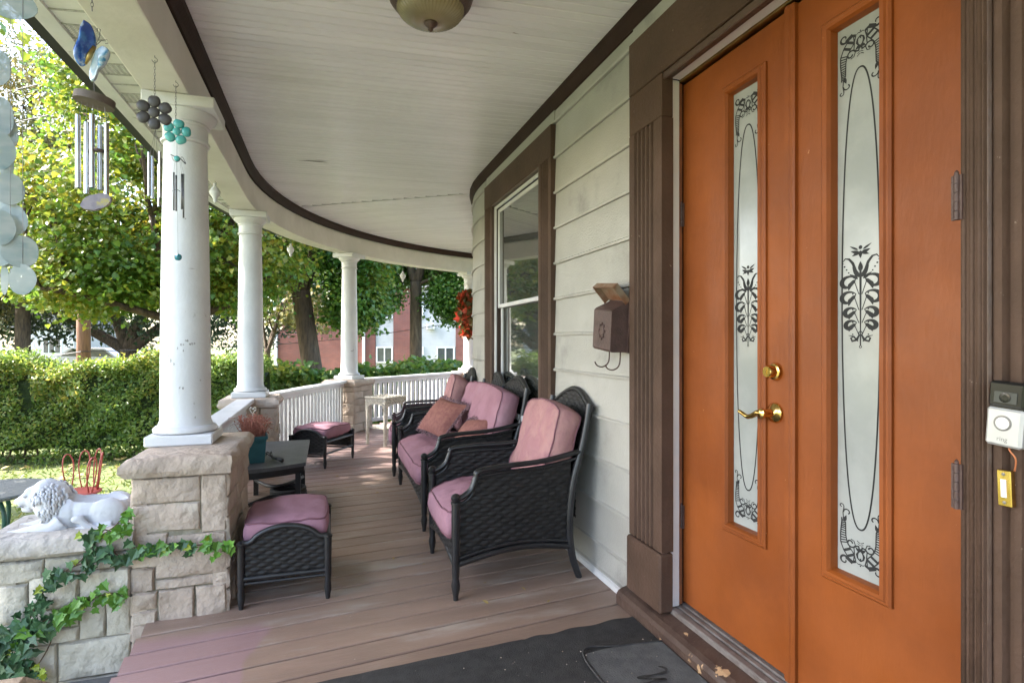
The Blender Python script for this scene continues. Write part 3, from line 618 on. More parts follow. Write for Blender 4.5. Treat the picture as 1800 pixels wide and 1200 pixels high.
# ------------------------------------------------------------------ columns on stone pedestals
def stone(mb, fr, u0, u1, v0, v1, d, rough=.0125, nu=None, nv=None, seed=0):
    """rock-faced block: fr(u, v, w) maps face coordinates (w out of the face) to a point"""
    nu = nu or max(3, int((u1 - u0) / .04)); nv = nv or max(3, int((v1 - v0) / .035))
    nu = min(nu, 9); nv = min(nv, 6)
    e = .006
    us = [u0, u0 + e] + [u0 + e + (u1 - u0 - 2 * e) * i / nu for i in range(1, nu)] + [u1 - e, u1]
    vs_ = [v0, v0 + e] + [v0 + e + (v1 - v0 - 2 * e) * i / nv for i in range(1, nv)] + [v1 - e, v1]
    A = len(us); B = len(vs_); v = []
    for j, y in enumerate(vs_):
        for i, x in enumerate(us):
            rim = i in (0, A - 1) or j in (0, B - 1)
            q = noise.noise(Vector((x * 9 + seed * 3.1, y * 11, seed))) * 1.0 + noise.noise(Vector((x * 23, y * 27 + seed, seed * 2.3))) * .6
            ww = -.004 if rim else rough * (.35 + q * .95)
            jx = noise.noise(Vector((x * 13, y * 13, seed + 9))) * .004; jy = noise.noise(Vector((x * 13, y * 13, seed + 29))) * .004
            v.append(fr(x + jx, y + jy, ww))
    for y, x in ((v0, u0), (v0, u1), (v1, u1), (v1, u0)): v.append(fr(x, y, -d))
    f = [(j * A + i, j * A + i + 1, (j + 1) * A + i + 1, (j + 1) * A + i) for j in range(B - 1) for i in range(A - 1)]
    k = A * B; bot = [i for i in range(A)]; top = [(B - 1) * A + i for i in range(A)]; lef = [j * A for j in range(B)]; rig = [j * A + A - 1 for j in range(B)]
    f += [tuple(bot[::-1]) + (k, k + 1), tuple(top) + (k + 2, k + 3), tuple(lef) + (k + 3, k), tuple(rig[::-1]) + (k + 1, k + 2)]
    mb.add(v, f)
SEED = [0]
def stone_face(parent, fr, U, V, m, courses=None, d=.06):
    """irregular coursed stones over a U x V face"""
    rnd = random.Random(SEED[0]); SEED[0] += 1
    g = .006
    if courses is None:
        courses = []; v = 0
        while v < V - .02:
            h = rnd.choice((.09, .115, .15)); h = min(h, V - v)
            if V - v - h < .06: h = V - v
            us = [0]
            while us[-1] < U - .02:
                w_ = rnd.uniform(.12, .30)
                if U - us[-1] - w_ < .10: w_ = U - us[-1]
                us.append(min(U, us[-1] + w_))
            courses += [(us[i], us[i + 1], v, v + h) for i in range(len(us) - 1)]; v += h
    for a, b, c, e in courses:
        mb = MB(); stone(mb, fr, a + g / 2, b - g / 2, c + g / 2, e - g / 2, d, seed=SEED[0] + a * 7 + c * 3); SEED[0] += 1
        ob('stone', mb, m, parent, auto=50)
def pedestal(x, y, rz, wx, wy, ztop, z0, label, m, front=None, hid=()):
    t = thing('stone_pedestal', label, 'pedestal', (x, y, z0), rz, 'stone pedestals under the porch columns')
    V = ztop - .085 - z0
    core = MB().box(-wx / 2 + .009, wx / 2 - .009, -wy / 2 + .009, wy / 2 - .009, 0.01, V - .001); ob('mortar_core', core, MT['mortar'], t)
    faces = dict(f=(lambda u, v, q: Vector((-wx / 2 + u, -wy / 2 - q, v)), wx), b=(lambda u, v, q: Vector((wx / 2 - u, wy / 2 + q, v)), wx),
                 r=(lambda u, v, q: Vector((wx / 2 + q, -wy / 2 + u, v)), wy), l=(lambda u, v, q: Vector((-wx / 2 - q, wy / 2 - u, v)), wy))
    for k, (fn, U) in faces.items():
        if k in hid: continue
        stone_face(t, fn, U, V, m, front if (k == 'f' and front) else None)
    # cap: thick slab with a rock-faced rim
    cp = MB(); ov = .026; hx, hy = wx / 2 + ov, wy / 2 + ov; n = 14; ring = []
    per = [(-hx + 2 * hx * i / n, -hy) for i in range(n)] + [(hx, -hy + 2 * hy * i / n) for i in range(n)] + [(hx - 2 * hx * i / n, hy) for i in range(n)] + [(-hx, hy - 2 * hy * i / n) for i in range(n)]
    rows = [(-.035, 0, .0), (-.008, .004, .004), (.004, .028, .012), (.002, .055, .013), (-.010, .076, .006), (-.022, .085, 0)]
    v = []
    for o_, zz, am in rows:
        for i, (px, py) in enumerate(per):
            q = noise.noise(Vector((px * 8 + x, py * 8 + y, zz * 16))) * am * 2 + noise.noise(Vector((px * 25 + x, py * 25, zz * 40))) * am
            L = math.hypot(px / hx, py / hy); v.append(Vector((px * (1 + (o_ + q) / hx), py * (1 + (o_ + q) / hy), V + zz + (q * .3 if am else 0))))
    N = len(per); f = [(j * N + i, j * N + (i + 1) % N, (j + 1) * N + (i + 1) % N, (j + 1) * N + i) for j in range(len(rows) - 1) for i in range(N)]
    f += [tuple(range(N))[::-1], tuple(range((len(rows) - 1) * N, len(rows) * N))]
    cp.add(v, f); ob('cap_stone', cp, m, t, auto=40)
    return t
def column(x, y, rz, z0, label, dia=.222):
    t = thing('porch_column', label, 'column', (x, y, z0), rz, 'white porch columns')
    pl = MB().cbox(-.146, .146, -.146, .146, 0, .05, .006); ob('plinth', pl, MT['white'], t)
    r = dia / 2
    b = MB().lathe([(r + .018, .0505), (r + .029, .058), (r + .030, .070), (r + .020, .082), (r + .008, .086), (r + .006, .095)], 40); ob('base_moulding', b, MT['white'], t, auto=50)
    H = BEAM0 - .003 - z0
    sh = [(r + .006, .0955), (r, .11)]
    for i in range(1, 13):
        q = i / 12; sh.append((r * (1 - .145 * q ** 1.6), .11 + (H - .11 - .205) * q))
    s_ = MB().lathe(sh, 40); ob('shaft', s_, MT['white'], t, auto=50)
    rt = r * .855
    c = MB().lathe([(rt, H - .204), (rt + .012, H - .200), (rt + .014, H - .190), (rt + .004, H - .184), (rt + .004, H - .120), (rt + .010, H - .116), (rt + .012, H - .108), (rt + .008, H - .104),
                    (rt + .022, H - .092), (rt + .040, H - .075), (rt + .046, H - .060), (rt + .046, H - .056)], 40)
    c.cbox(-.155, .155, -.155, .155, H - .0555, H, .005); ob('capital', c, MT['white'], t, auto=40)
    return t
colpos = []
PD = .70
# front face of the first pedestal, stone by stone (u from its left edge, v up from the stair wall's foot)
p1x0, p1x1, p1y0, p1y1 = -.795, -.42, 2.80, 3.46
V0 = -.20
def fz_(z): return z - V0
front1 = [(0, .135, 0, .19), (.135, .375, .02, .19), (0, .10, .19, .25), (.10, .245, .19, .33), (.245, .375, .19, .33), (0, .10, .25, .33),
          (.0, .09, .33, .43), (.09, .375, .33, .375), (.09, .375, .375, .56), (0, .14, .43, .575), (.14, .15, .57, .575),
          (0, .268, .575, .70), (.268, .375, .56, .815), (0, .268, .70, .815)]
front1 = [(a * .985 + .002, b * .985 + .002, c, d) for a, b, c, d in front1 if b - a > .02]
pd1 = pedestal((p1x0 + p1x1) / 2, (p1y0 + p1y1) / 2, 0, p1x1 - p1x0, p1y1 - p1y0, PD, V0, 'pink stone pedestal with the largest cap beside the stair wall and ivy', MT['stoneP'], front1)
c1 = column(-.675, 3.22, 0, PD + .001, 'nearest white column with wind chimes hanging in front and chipped paint', .226)
sc1 = MB(); rs = random.Random(2)
for px, py, wd, hh in [(318 + 4 * i, 602 + rs.uniform(-4, 4), 3, 4) for i in range(7)] + [(300, 634, 3, 8), (306, 640, 2, 6), (312, 612, 2, 5), (322, 616, 2, 5), (352, 668, 3, 4), (316, 681, 3, 5), (322, 682, 3, 4), (343, 733, 3, 5), (338, 472, 12, 1.5), (341, 708, 2, 4), (296, 626, 2, 4), (326, 384, 2.5, 4)]:
    a = math.atan((px - 900) / 1000) + YAW; d = Vector((math.sin(a), math.cos(a))); c = Vector((-.675, 3.22)); t0 = d.dot(c); pq = math.sqrt(max(0, .1115 ** 2 - (c - d * t0).length ** 2)); hitp = d * (t0 - pq) - c
    th0 = math.atan2(hitp.y, hitp.x); z = CAMH + (600 - py) * (d * (t0 - pq)).dot(Vector((math.sin(YAW), math.cos(YAW)))) / 1000 - PD - .001
    n = 9; pl_ = []
    zz = (z - .11) / (BEAM0 - .003 - PD - .001 - .315); rr = .113 * (1 - .145 * max(0, zz) ** 1.6) + .0008
    for i in range(n):
        q = 2 * PI * i / n; k = rs.uniform(.5, 1.2); u = math.cos(q) * wd * .0016 * k; v_ = math.sin(q) * hh * .0016 * k
        pl_.append(Vector((rr * math.cos(th0 + u / rr), rr * math.sin(th0 + u / rr), z + v_)))
    sc1.add(pl_, [tuple(range(n))])
ob('paint_chip', sc1, mat('bared_wood', (.26, .25, .245), (.40, .39, .38), .8, 60), c1, kind='stuff')
pd2 = pedestal(-.665, 5.76, 0, .44, .44, PD - .01, .002, 'stone pedestal behind the black side table, end of the first railing', MT['stoneP'], hid=('b',))
column(-.675, 5.76, 0, PD - .009, 'white column second from the viewer, behind the side table')
a3 = R(-36); c3x, c3y = .285, 8.02
pd3 = pedestal(c3x, c3y, a3, .44, .44, PD - .01, .002, 'stone pedestal between the two slatted railings beside the white wicker table', MT['stoneP'])
column(c3x, c3y, a3, PD - .009, 'white column third from the viewer, in front of the brick building')
a4 = R(-70); c4x, c4y = 2.34, 9.56
pd4 = pedestal(c4x, c4y, a4, .44, .44, PD - .01, .002, 'farthest stone pedestal, half hidden behind the house corner', MT['stoneP'])
column(c4x, c4y, a4, PD - .009, 'farthest white column carrying the red autumn swag')
pd0 = pedestal(-.62, .735, 0, .37, .59, PD, V0, 'stone pedestal at the near side of the stairs, cut off by the frame', MT['stoneP'], hid=('l',))
column(-.675, .72, 0, PD + .001, 'white column at the near side of the stairs, outside the frame', .226)

# ---- stair wall with the lion: same face line as the pedestal
sw = thing('stair_wall', 'low grey stone wall beside the stairs, overgrown with ivy, lion on top', 'wall')
WX0 = -1.255; WY = 2.80
core = MB().box(WX0 + .02, p1x0 - .005, WY + .011, WY + .34, GZ, .318); ob('mortar_core', core, MT['mortar'], sw)
frw = lambda u, v, q: Vector((WX0 + u, WY - q, v))
cs = [(0, .155, .22, .315), (.155, .46, .245, .315), (0, .10, .06, .22), (.10, .275, .10, .245), (.275, .46, .12, .245), (.10, .275, .02, .10), (.275, .37, -.04, .12), (.37, .46, -.04, .12),
      (0, .10, -.04, .06), (.10, .275, -.11, .02), (0, .20, -.22, -.04), (.20, .46, -.20, -.045), (0, .2, -.40, -.22), (.2, .46, -.40, -.20), (.0, .25, -.57, -.40), (.25, .46, -.57, -.40), (0, .46, -.72, -.57), (.10, .275, -.2, -.12)]
cs = cs[:9] + [(.10, .275, -.04, .02), (0, .20, -.22, -.04), (.20, .46, -.20, -.04)] + cs[12:17]
stone_face(sw, frw, .46, 1, MT['stoneW'], cs)
# lower part of the wall continues under the pedestal down to the steps
cs2 = [(.46, .60, -.40, -.205), (.60, .75, -.40, -.205), (.46, .66, -.57, -.40), (.66, .82, -.57, -.40)]
stone_face(sw, frw, .8, 1, MT['stoneW'], cs2)
frl = lambda u, v, q: Vector((WX0 - q, WY + .34 - u, v)); stone_face(sw, lambda u, v, q: Vector((WX0 - q, WY + .34 - u, GZ + v)), .34, .315 - GZ, MT['stoneW'])
for (u0, u1) in ((-.06, .478),):
    mb = MB(); n = 26; rows = [(0, .318, 0), (-.012, .322, .004), (-.034, .340, .010), (-.038, .372, .012), (-.030, .395, .010), (-.012, .405, .004)]
    v = []
    for o_, zz, am in rows:
        for i in range(n + 1):
            x = WX0 + u0 + (u1 - u0) * i / n
            q = noise.noise(Vector((x * 9, zz * 20, 3))) * am * 2.2 + noise.noise(Vector((x * 26, zz * 40, 7))) * am
            v.append(Vector((x, WY + o_ - q, zz + q * .35)))
    A = n + 1; f = [(j * A + i, j * A + i + 1, (j + 1) * A + i + 1, (j + 1) * A + i) for j in range(len(rows) - 1) for i in range(n)]
    k0 = len(v)
    for i in range(n + 1): v.append(Vector((WX0 + u0 + (u1 - u0) * i / n, WY + .36, .405 + .003 * math.sin(i))))
    for i in range(n + 1): v.append(Vector((WX0 + u0 + (u1 - u0) * i / n, WY + .36, .318)))
    f += [((len(rows) - 1) * A + i, (len(rows) - 1) * A + i + 1, k0 + i + 1, k0 + i) for i in range(n)] + [(k0 + i, k0 + i + 1, k0 + A + i + 1, k0 + A + i) for i in range(n)]
    f += [tuple([j * A for j in range(len(rows))] + [k0, k0 + A])[::-1], tuple([j * A + n for j in range(len(rows))] + [k0 + n, k0 + A + n])]
    mb.add(v, f); ob('coping_stone', mb, MT['stoneC'], sw, auto=45)

# ---- railings
def railing(a, b, label, first=None):
    a = Vector((*a, 0)); b = Vector((*b, 0)); L = (b - a).length; ang = math.atan2(b.y - a.y, b.x - a.x)
    t = thing('porch_railing', label, 'railing', a, ang, 'white slatted porch railings')
    tr = MB().cbox(0, L, -.075, .075, .655, .69, .006); tr.cbox(0, L, -.03, .03, .605, .654, .004); ob('top_rail', tr, MT['white'], t)
    br = MB().cbox(0, L, -.025, .025, .07, .12, .004); ob('bottom_rail', br, MT['white'], t)
    me = MB().cbox(-.028, .028, -.011, .011, .121, .604, .003).mesh('baluster', MT['white'])
    n = int(L / .088)
    for i in range(n):
        o = link('baluster', me, t); o.location = ((i + .5) * L / n, 0, 0)
    return t
def toward(p, q, d):
    p = Vector(p); q = Vector(q); return p + (q - p).normalized() * d
railing((-.69, 3.47), (-.69, 5.53), 'white slatted railing behind the side table, nearest to the viewer')
c2_, c3_, c4_ = (-.665, 5.76), (c3x, c3y), (c4x, c4y)
railing(toward(c2_, c3_, .24), toward(c3_, c2_, .235), 'white slatted railing behind the far footstool')
railing(toward(c3_, c4_, .235), toward(c4_, c3_, .235), 'white slatted railing behind the white wicker table and loveseat')

# ------------------------------------------------------------------ wicker furniture (local x = depth from front, y across)
def weave(mb, S, nu, nv, A=.0032, ku=4, kv=4):
    """basket weave over the surface S(u, v) -> (point, normal)"""
    def fn(u, v):
        p, nn = S(u, v); a = u * nu; b = v * nv; i = min(int(a), nu - 1); j = min(int(b), nv - 1); s = a - i; t_ = b - j
        h = ((max(0, math.sin(PI * s)) ** .55) * (1 - .35 * abs(2 * t_ - 1) ** 2) if (i + j) % 2 == 0 else -.75) - .8 * abs(2 * t_ - 1) ** 4
        return p + nn * (A * h)
    mb.grid(fn, nu * ku, nv * kv)
def cushion(mb, c, h, crown=.35, seed=0, n=14, M=None, sag=0, rough=.006, top=None):
    """stuffed box: half sizes h, rounded edges, crowned faces"""
    cx, cy, cz = c; hx, hy, hz = h; pts = {}; v = []; f = []
    def vid(i, j, k):
        key = (i, j, k)
        if key in pts: return pts[key]
        a, b, q = 2 * i / n - 1, 2 * j / n - 1, 2 * k / 4 - 1
        ea = 1 - abs(a) ** 3.2; eb = 1 - abs(b) ** 3.2
        zz = q * (1 - crown + crown * (ea * eb) ** .6)
        ed = 1 - .10 * abs(q) ** 3 * 1
        x = a * (1 - .05 * abs(q) ** 2 - .06 * abs(b) ** 6) * hx; y = b * (1 - .05 * abs(q) ** 2 - .06 * abs(a) ** 6) * hy; z = zz * hz
        z -= sag * ea * eb if q > 0 else 0
        if top: z += top(a, b, q)
        nn = noise.noise(Vector((x * 7 + seed, y * 7, z * 7 + seed))) * rough + noise.noise(Vector((x * 19 + seed, y * 19, z * 9))) * rough * .45
        p = Vector((x * (1 + nn * .6), y * (1 + nn * .6), z + nn)); p = (M @ p if M is not None else p) + Vector(c)
        pts[key] = len(v); v.append(p); return pts[key]
    for i in range(n):
        for j in range(n):
            f.append((vid(i, j, 4), vid(i + 1, j, 4), vid(i + 1, j + 1, 4), vid(i, j + 1, 4))); f.append((vid(i, j, 0), vid(i, j + 1, 0), vid(i + 1, j + 1, 0), vid(i + 1, j, 0)))
    for i in range(n):
        for k in range(4):
            f.append((vid(i, 0, k), vid(i + 1, 0, k), vid(i + 1, 0, k + 1), vid(i, 0, k + 1))); f.append((vid(i, n, k), vid(i, n, k + 1), vid(i + 1, n, k + 1), vid(i + 1, n, k)))
            f.append((vid(0, i, k), vid(0, i, k + 1), vid(0, i + 1, k + 1), vid(0, i + 1, k))); f.append((vid(n, i, k), vid(n, i + 1, k), vid(n, i + 1, k + 1), vid(n, i, k + 1)))
    loop = [(i, 0) for i in range(n)] + [(n, j) for j in range(n)] + [(n - i, n) for i in range(n)] + [(0, n - j) for j in range(n)]
    edge = [[Vector(v[vid(i, j, k)]) for i, j in loop] for k in (4, 0)]
    mb.add(v, f); return edge
def piping(mb, edge, r=.0042):
    for e in edge: mb.tube(e + [e[0], e[1]], r, 6, False)
def seat(name, label, cat, Wf, Wr, group, worn=False):
    t = thing(name, label, cat, group=group); F = MT['frame']; D = .64
    hf, hr = Wf / 2, Wr / 2
    def side(s, x): return s * (hf + (hr - hf) * x / D)
    for s in (1, -1):
        pm = MB(); y = s * hf                                               # front leg: fluted post with a ball on top, tapered foot
        pm.lathe([(.012, 0), (.013, .02), (.019, .05), (.021, .07), (.015, .10), (.018, .12), (.020, .30), (.020, .445), (.024, .447), (.024, .455), (.016, .458), (.023, .470), (.023, .480), (.014, .490), (.002, .494)], 14, (0, y, 0)); ob('leg', pm, F, t, auto=35)
        rl = MB(); pts = bez([(D + .015, side(s, D), 0), (D - .025, side(s, D), .12), (D - .04, side(s, D), .28), (D - .02, side(s, D), .48), (D + .035, side(s, D), .68), (D + .075, side(s, D), .88)], 5)
        rl.tube(pts, [.017 + .004 * math.sin(i / len(pts) * PI) for i in range(len(pts))], 8); ob('leg', rl, F, t, auto=50)
        ar = MB(); arm = bez([(0, side(s, 0), .468), (.03, side(s, .03), .474), (.075, side(s, .075), .505), (.098, side(s, .1), .560), (.115, side(s, .11), .588), (.24, side(s, .24), .600), (.45, side(s, .45), .608), (D + .02, side(s, D), .640)], 6)
        ar.tube(arm, .0175, 10, flat=.75); ar.tube([p - Vector((0, 0, .030)) for p in arm[2:]], .008, 8); ob('arm_rail', ar, F, t, auto=50)
        lr = MB(); low = [(.015 + (D - .055) * i / 10, side(s, .02 + (D - .05) * i / 10), .165 + .035 * math.sin(PI * i / 10)) for i in range(11)]
        lr.tube(low, .016, 8); lr.tube([(p[0], p[1], p[2] + .026) for p in low], .010, 8); ob('lower_rail', lr, F, t, auto=50)
        wv = MB()
        def S(u, v, s=s):
            x = .022 + (D - .068) * u; z0 = .178 + .035 * math.sin(PI * u)
            k = u * (D + .02) ; za = .45
            for i in range(len(arm) - 1):
                if arm[i].x <= x <= arm[i + 1].x: q = (x - arm[i].x) / max(1e-6, arm[i + 1].x - arm[i].x); za = arm[i].z + (arm[i + 1].z - arm[i].z) * q
            x2 = x + .035 * max(0, v - .5) * u; bul = .012 * math.sin(PI * u) * math.sin(PI * v)
            return Vector((x2, side(s, x) + s * (bul - .002), min(max(z0, .175 + .43 * v), za - .020))), Vector((0, s, 0))
        weave(wv, S, 16, 22); ob('side_panel', wv, MT['wicker'], t, smooth=True, kind='stuff')
    ap = MB(); weave(ap, lambda u, v: (Vector((-.004 - .012 * math.sin(PI * u), -hf + .02 + (Wf - .04) * u, .165 + .035 * math.sin(PI * u) + (.155 - .03 * math.sin(PI * u)) * v)), Vector((-1, 0, 0))), max(16, int(Wf / .038)), 9); ob('front_apron', ap, MT['wicker'], t, smooth=True, kind='stuff')
    fr_ = MB(); fr_.tube([(-.002, -hf + .018 + (Wf - .036) * i / 12, .160 + .035 * math.sin(PI * i / 12)) for i in range(13)], .014, 8); fr_.box(.01, D - .03, -hr, hr, .285, .30); ob('seat_frame', fr_, F, t, auto=50)
    nb = 1 if Wf < 1 else 2
    def arch(q):                                                             # crest: flat shoulders, raised middle for each place
        w_ = q * nb % 1 if q < 1 else 1; return .86 + .085 * max(0, math.sin(PI * w_)) ** 1.3
    def backx(z): return D - .02 + max(0, (z - .45)) * .24
    bk = MB(); weave(bk, lambda u, v: (Vector((backx(min(.30 + .66 * v, arch(u) - .015)), -hr + .01 + (Wr - .02) * u, min(.30 + .66 * v, arch(u) - .015))), Vector((-1, 0, .15))), int(Wr / .034), 34); 
    weave(bk, lambda u, v: (Vector((backx(min(.30 + .66 * v, arch(u) - .015)) + .022, -hr + .01 + (Wr - .02) * u, min(.30 + .66 * v, arch(u) - .015))), Vector((1, 0, .15))), int(Wr / .034), 34); ob('back_panel', bk, MT['wicker'], t, smooth=True, kind='stuff')
    cr = MB(); cr.tube([(backx(arch(i / 40)) + .010, -hr + Wr * i / 40, arch(i / 40) - .008) for i in range(41)], .0165, 8); 
    if nb == 2: cr.tube([(backx(z) - .006, 0, z) for z in (.4, .6, .75, .86)], .010, 6)
    ob('crest_rail', cr, F, t, auto=50)
    # cushions
    cs_ = MB(); pp = MB()
    ed = cushion(cs_, (.285, 0, .385), (.335, hf - .035, .075), .35, seed=len(label), sag=.015, rough=.017, n=24, top=lambda a, b, q: (-.045 * max(0, -a - .55) / .45 * (1 if q > 0 else 1.5)))
    tap = lambda p: (p[0], p[1] * (1 - .20 * max(0, p[0]) / D * (1 if Wf < 1 else .5)), p[2])
    cs_.v = [tap(p) for p in cs_.v]; ed = [[Vector(tap(p)) for p in e] for e in ed]
    o1 = ob('seat_cushion', cs_, MT['cushion'], t, smooth=True); piping(pp, ed); ob('piping', pp, MT['piping'], o1, smooth=True)
    cb = MB(); pp = MB(); Mb = Matrix.Rotation(R(-72), 4, 'Y')
    hb = hr + .005
    ed = cushion(cb, (D - .085, 0, .645), (.215, hb, .082), .28, seed=len(label) + 5, rough=.018, n=24, M=Mb @ Matrix.Rotation(0, 4, 'Z'), top=None)
    # peaked top like the crest
    for i, p in enumerate(cb.v):
        q = (p[1] + hb) / (2 * hb); up = max(0, (p[2] - .62) / .2); cb.v[i] = (p[0], p[1], p[2] + .022 * up * (max(0, math.sin(PI * (q if nb == 1 else q)))) ** 1.2)
    ed = [[Vector((p.x, p.y, p.z + .022 * max(0, (p.z - .62) / .2) * max(0, math.sin(PI * min(1, max(0, (p.y + hb) / (2 * hb))))) ** 1.2)) for p in e] for e in ed]
    o2 = ob('back_cushion', cb, MT['worn'] if worn else MT['cushion'], t, smooth=True); piping(pp, ed); ob('piping', pp, MT['piping'], o2, smooth=True)
    return t
G1 = 'black wicker armchairs with mauve cushions'
ch = seat('armchair', 'nearest black wicker armchair with faded pink back cushion against the siding', 'armchair', .62, .50, G1, worn=True); ch.location = (.568, 2.905, 0); ch.rotation_euler = (0, 0, R(0))
ch2 = copy_tree(ch); ch2.location = (.60, 5.46, 0); ch2.rotation_euler = (0, 0, R(-6)); ch2['label'] = 'far black wicker armchair mostly hidden behind the loveseat'
sofa = seat('loveseat', 'black wicker loveseat with mauve cushions under the window', 'loveseat', 1.225, 1.10, 'porch seating'); sofa.location = (.585, 4.215, 0)
# throw pillows on the loveseat
def pillow(name, label, loc, U, V, s=.20):
    t = thing(name, label, 'pillow', loc, 0, 'rust throw pillows on the loveseat'); U = Vector(U).normalized(); Wn = U.cross(Vector(V)).normalized(); V = Wn.cross(U); t.rotation_euler = Matrix((U, V, Wn)).transposed().to_euler()
    mb = MB(); n = 14
    def fn(sg):
        def g(u, v):
            a, b = 2 * u - 1, 2 * v - 1; e = (max(0, 1 - abs(a) ** 2.4) * max(0, 1 - abs(b) ** 2.4)) ** .55
            k = 1 - .06 * (1 - abs(a)) * 0 ; r = 1 - .07 * (1 - a * a) * abs(b) ** 3
            return Vector((a * s * (1 - .06 * (1 - b * b)), b * s * .78 * (1 - .06 * (1 - a * a)), sg * (.068 * e + .003 * noise.noise(Vector((a * 3, b * 3, sg)))) ))
        return g
    mb.grid(fn(1), n, n); mb.grid(fn(-1), n, n); ob('cover', mb, MT['rustpillow'], t, smooth=True)
    fg = MB(); rnd = random.Random(3)
    for i in range(190):
        q = i / 190 * 4; k = int(q); e = 2 * (q - k) - 1; a, b = [(e, -1), (1, e), (-e, 1), (-1, -e)][k]
        p = Vector((a * s * (1 - .06 * (1 - b * b)), b * s * .78 * (1 - .06 * (1 - a * a)), 0)); d = Vector((a if abs(a) > .98 else 0, b if abs(b) > .98 else 0, 0)).normalized()
        fg.tube([p, p + d * .014 + Vector((rnd.uniform(-.006, .006), rnd.uniform(-.006, .006), rnd.uniform(-.012, .012))), p + d * .027 + Vector((rnd.uniform(-.012, .012), rnd.uniform(-.012, .012), rnd.uniform(-.018, .012)))], .0028, 4)
    ob('fringe', fg, MT['fringe'], t, kind='stuff'); return t
pillow('throw_pillow', 'rust fringed throw pillow leaning at the far arm of the loveseat', (.865, 4.47, .60), (.12, -.36, -.03), (.22, .03, .25), .205)
pillow('throw_pillow', 'rust fringed throw pillow half hidden behind the near arm of the loveseat', (.975, 3.95, .525), (.10, -.36, .05), (.20, .0, .25), .185)
# footstools
def footstool(label, loc, rz, seed):
    t = thing('footstool', label, 'footstool', loc, rz, 'black wicker footstools with mauve cushions'); F = MT['frame']; hx, hy = .185, .255
    def crest(q): return .295 + .062 * max(0, math.sin(PI * min(1, max(0, (q - .12) / .76)))) ** .55
    for sx in (1, -1):
        for sy in (1, -1):
            l = MB().lathe([(.010, 0), (.012, .02), (.017, .05), (.013, .09), (.016, .11), (.018, .285), (.021, .288), (.021, .296), (.012, .304), (.001, .308)], 12, (sx * hx, sy * hy, 0)); ob('leg', l, F, t, auto=35)
    for sy in (1, -1):
        r = MB(); r.tube([(-hx + 2 * hx * i / 24, sy * hy, crest(i / 24)) for i in range(25)], .013, 8); r.tube([(-hx, sy * hy, .135), (hx, sy * hy, .135)], .012, 8); r.tube([(-hx, sy * hy, .112), (hx, sy * hy, .112)], .008, 8); ob('end_frame', r, F, t, auto=50)
        w_ = MB(); weave(w_, lambda u, v, sy=sy: (Vector((-hx + .012 + (2 * hx - .024) * u, sy * (hy + .003), min(.145 + .205 * v, crest(u) - .006))), Vector((0, sy, 0))), 11, 12); ob('end_panel', w_, MT['wicker'], t, smooth=True, kind='stuff')
    for sx in (1, -1):
        r = MB(); r.tube([(sx * hx, -hy, .245), (sx * hx, hy, .245)], .013, 8); r.tube([(sx * hx, -hy, .135), (sx * hx, hy, .135)], .010, 8); ob('side_rail', r, F, t, auto=50)
    b = MB().box(-hx + .01, hx - .01, -hy + .01, hy - .01, .25, .262); ob('seat_board', b, F, t)
    c = MB(); pp = MB(); ed = cushion(c, (0, 0, .322), (hx + .006, hy - .014, .062), .30, seed=seed, rough=.016, n=20); o = ob('seat_cushion', c, MT['cushion'], t, smooth=True); piping(pp, ed[:1]); ob('piping', pp, MT['piping'], o, smooth=True)
    return t
footstool('nearest black wicker footstool with mauve cushion beside the big pedestal', (-.182, 3.055, 0), R(0), 2)
footstool('far black wicker footstool with mauve cushion in front of the slatted railing', (-.042, 5.965, 0), R(-32), 8)

# white wicker stand
ww = thing('wicker_side_table', 'small white wicker side table in the corner by the stone pedestal', 'side table', (.655, 6.83, 0), R(38))
for sx in (1, -1):
    for sy in (1, -1):
        l = MB(); pts = [(sx * .145, sy * .145, z) for z in (0, .1, .2, .3, .4, .5)]; l.tube(pts, .019, 10)
        for z in [i * .013 for i in range(38)]: l.lathe([(.0185, 0), (.021, .0055), (.0185, .011)], 10, (sx * .145, sy * .145, z), cap=False)
        ob('leg', l, MT['wwick'], ww)
def slab(mb, h, z, A=.003, n=12):
    weave(mb, lambda u, v: (Vector((-h + 2 * h * u, -h + 2 * h * v, z)), Vector((0, 0, 1))), n, n, A)
tp = MB(); slab(tp, .165, .552); 
tp.box(-.16, .16, -.16, .16, .52, .546); ob('table_top', tp, MT['wwick'], ww)
skt = MB()
for k in range(4):
    Mz = Matrix.Rotation(k * PI / 2, 3, 'Z')
    weave(skt, lambda u, v: (Mz @ Vector((-.165 + .33 * u, -.166, .55 - (.075 + .085 * abs(2 * u - 1) ** 3) * (1 - v))), Mz @ Vector((0, -1, 0))), 14, 6, .004)
    skt.tube([Mz @ Vector((-.17 + .34 * i / 24, -.168 - .003 * (i % 2), .549 + .005 * (i % 2))) for i in range(25)], .010, 6)
ob('apron', skt, MT['wwick'], ww)
sh = MB(); slab(sh, .135, .205, n=9); sh.box(-.13, .13, -.13, .13, .19, .20); ob('shelf', sh, MT['wwick'], ww)

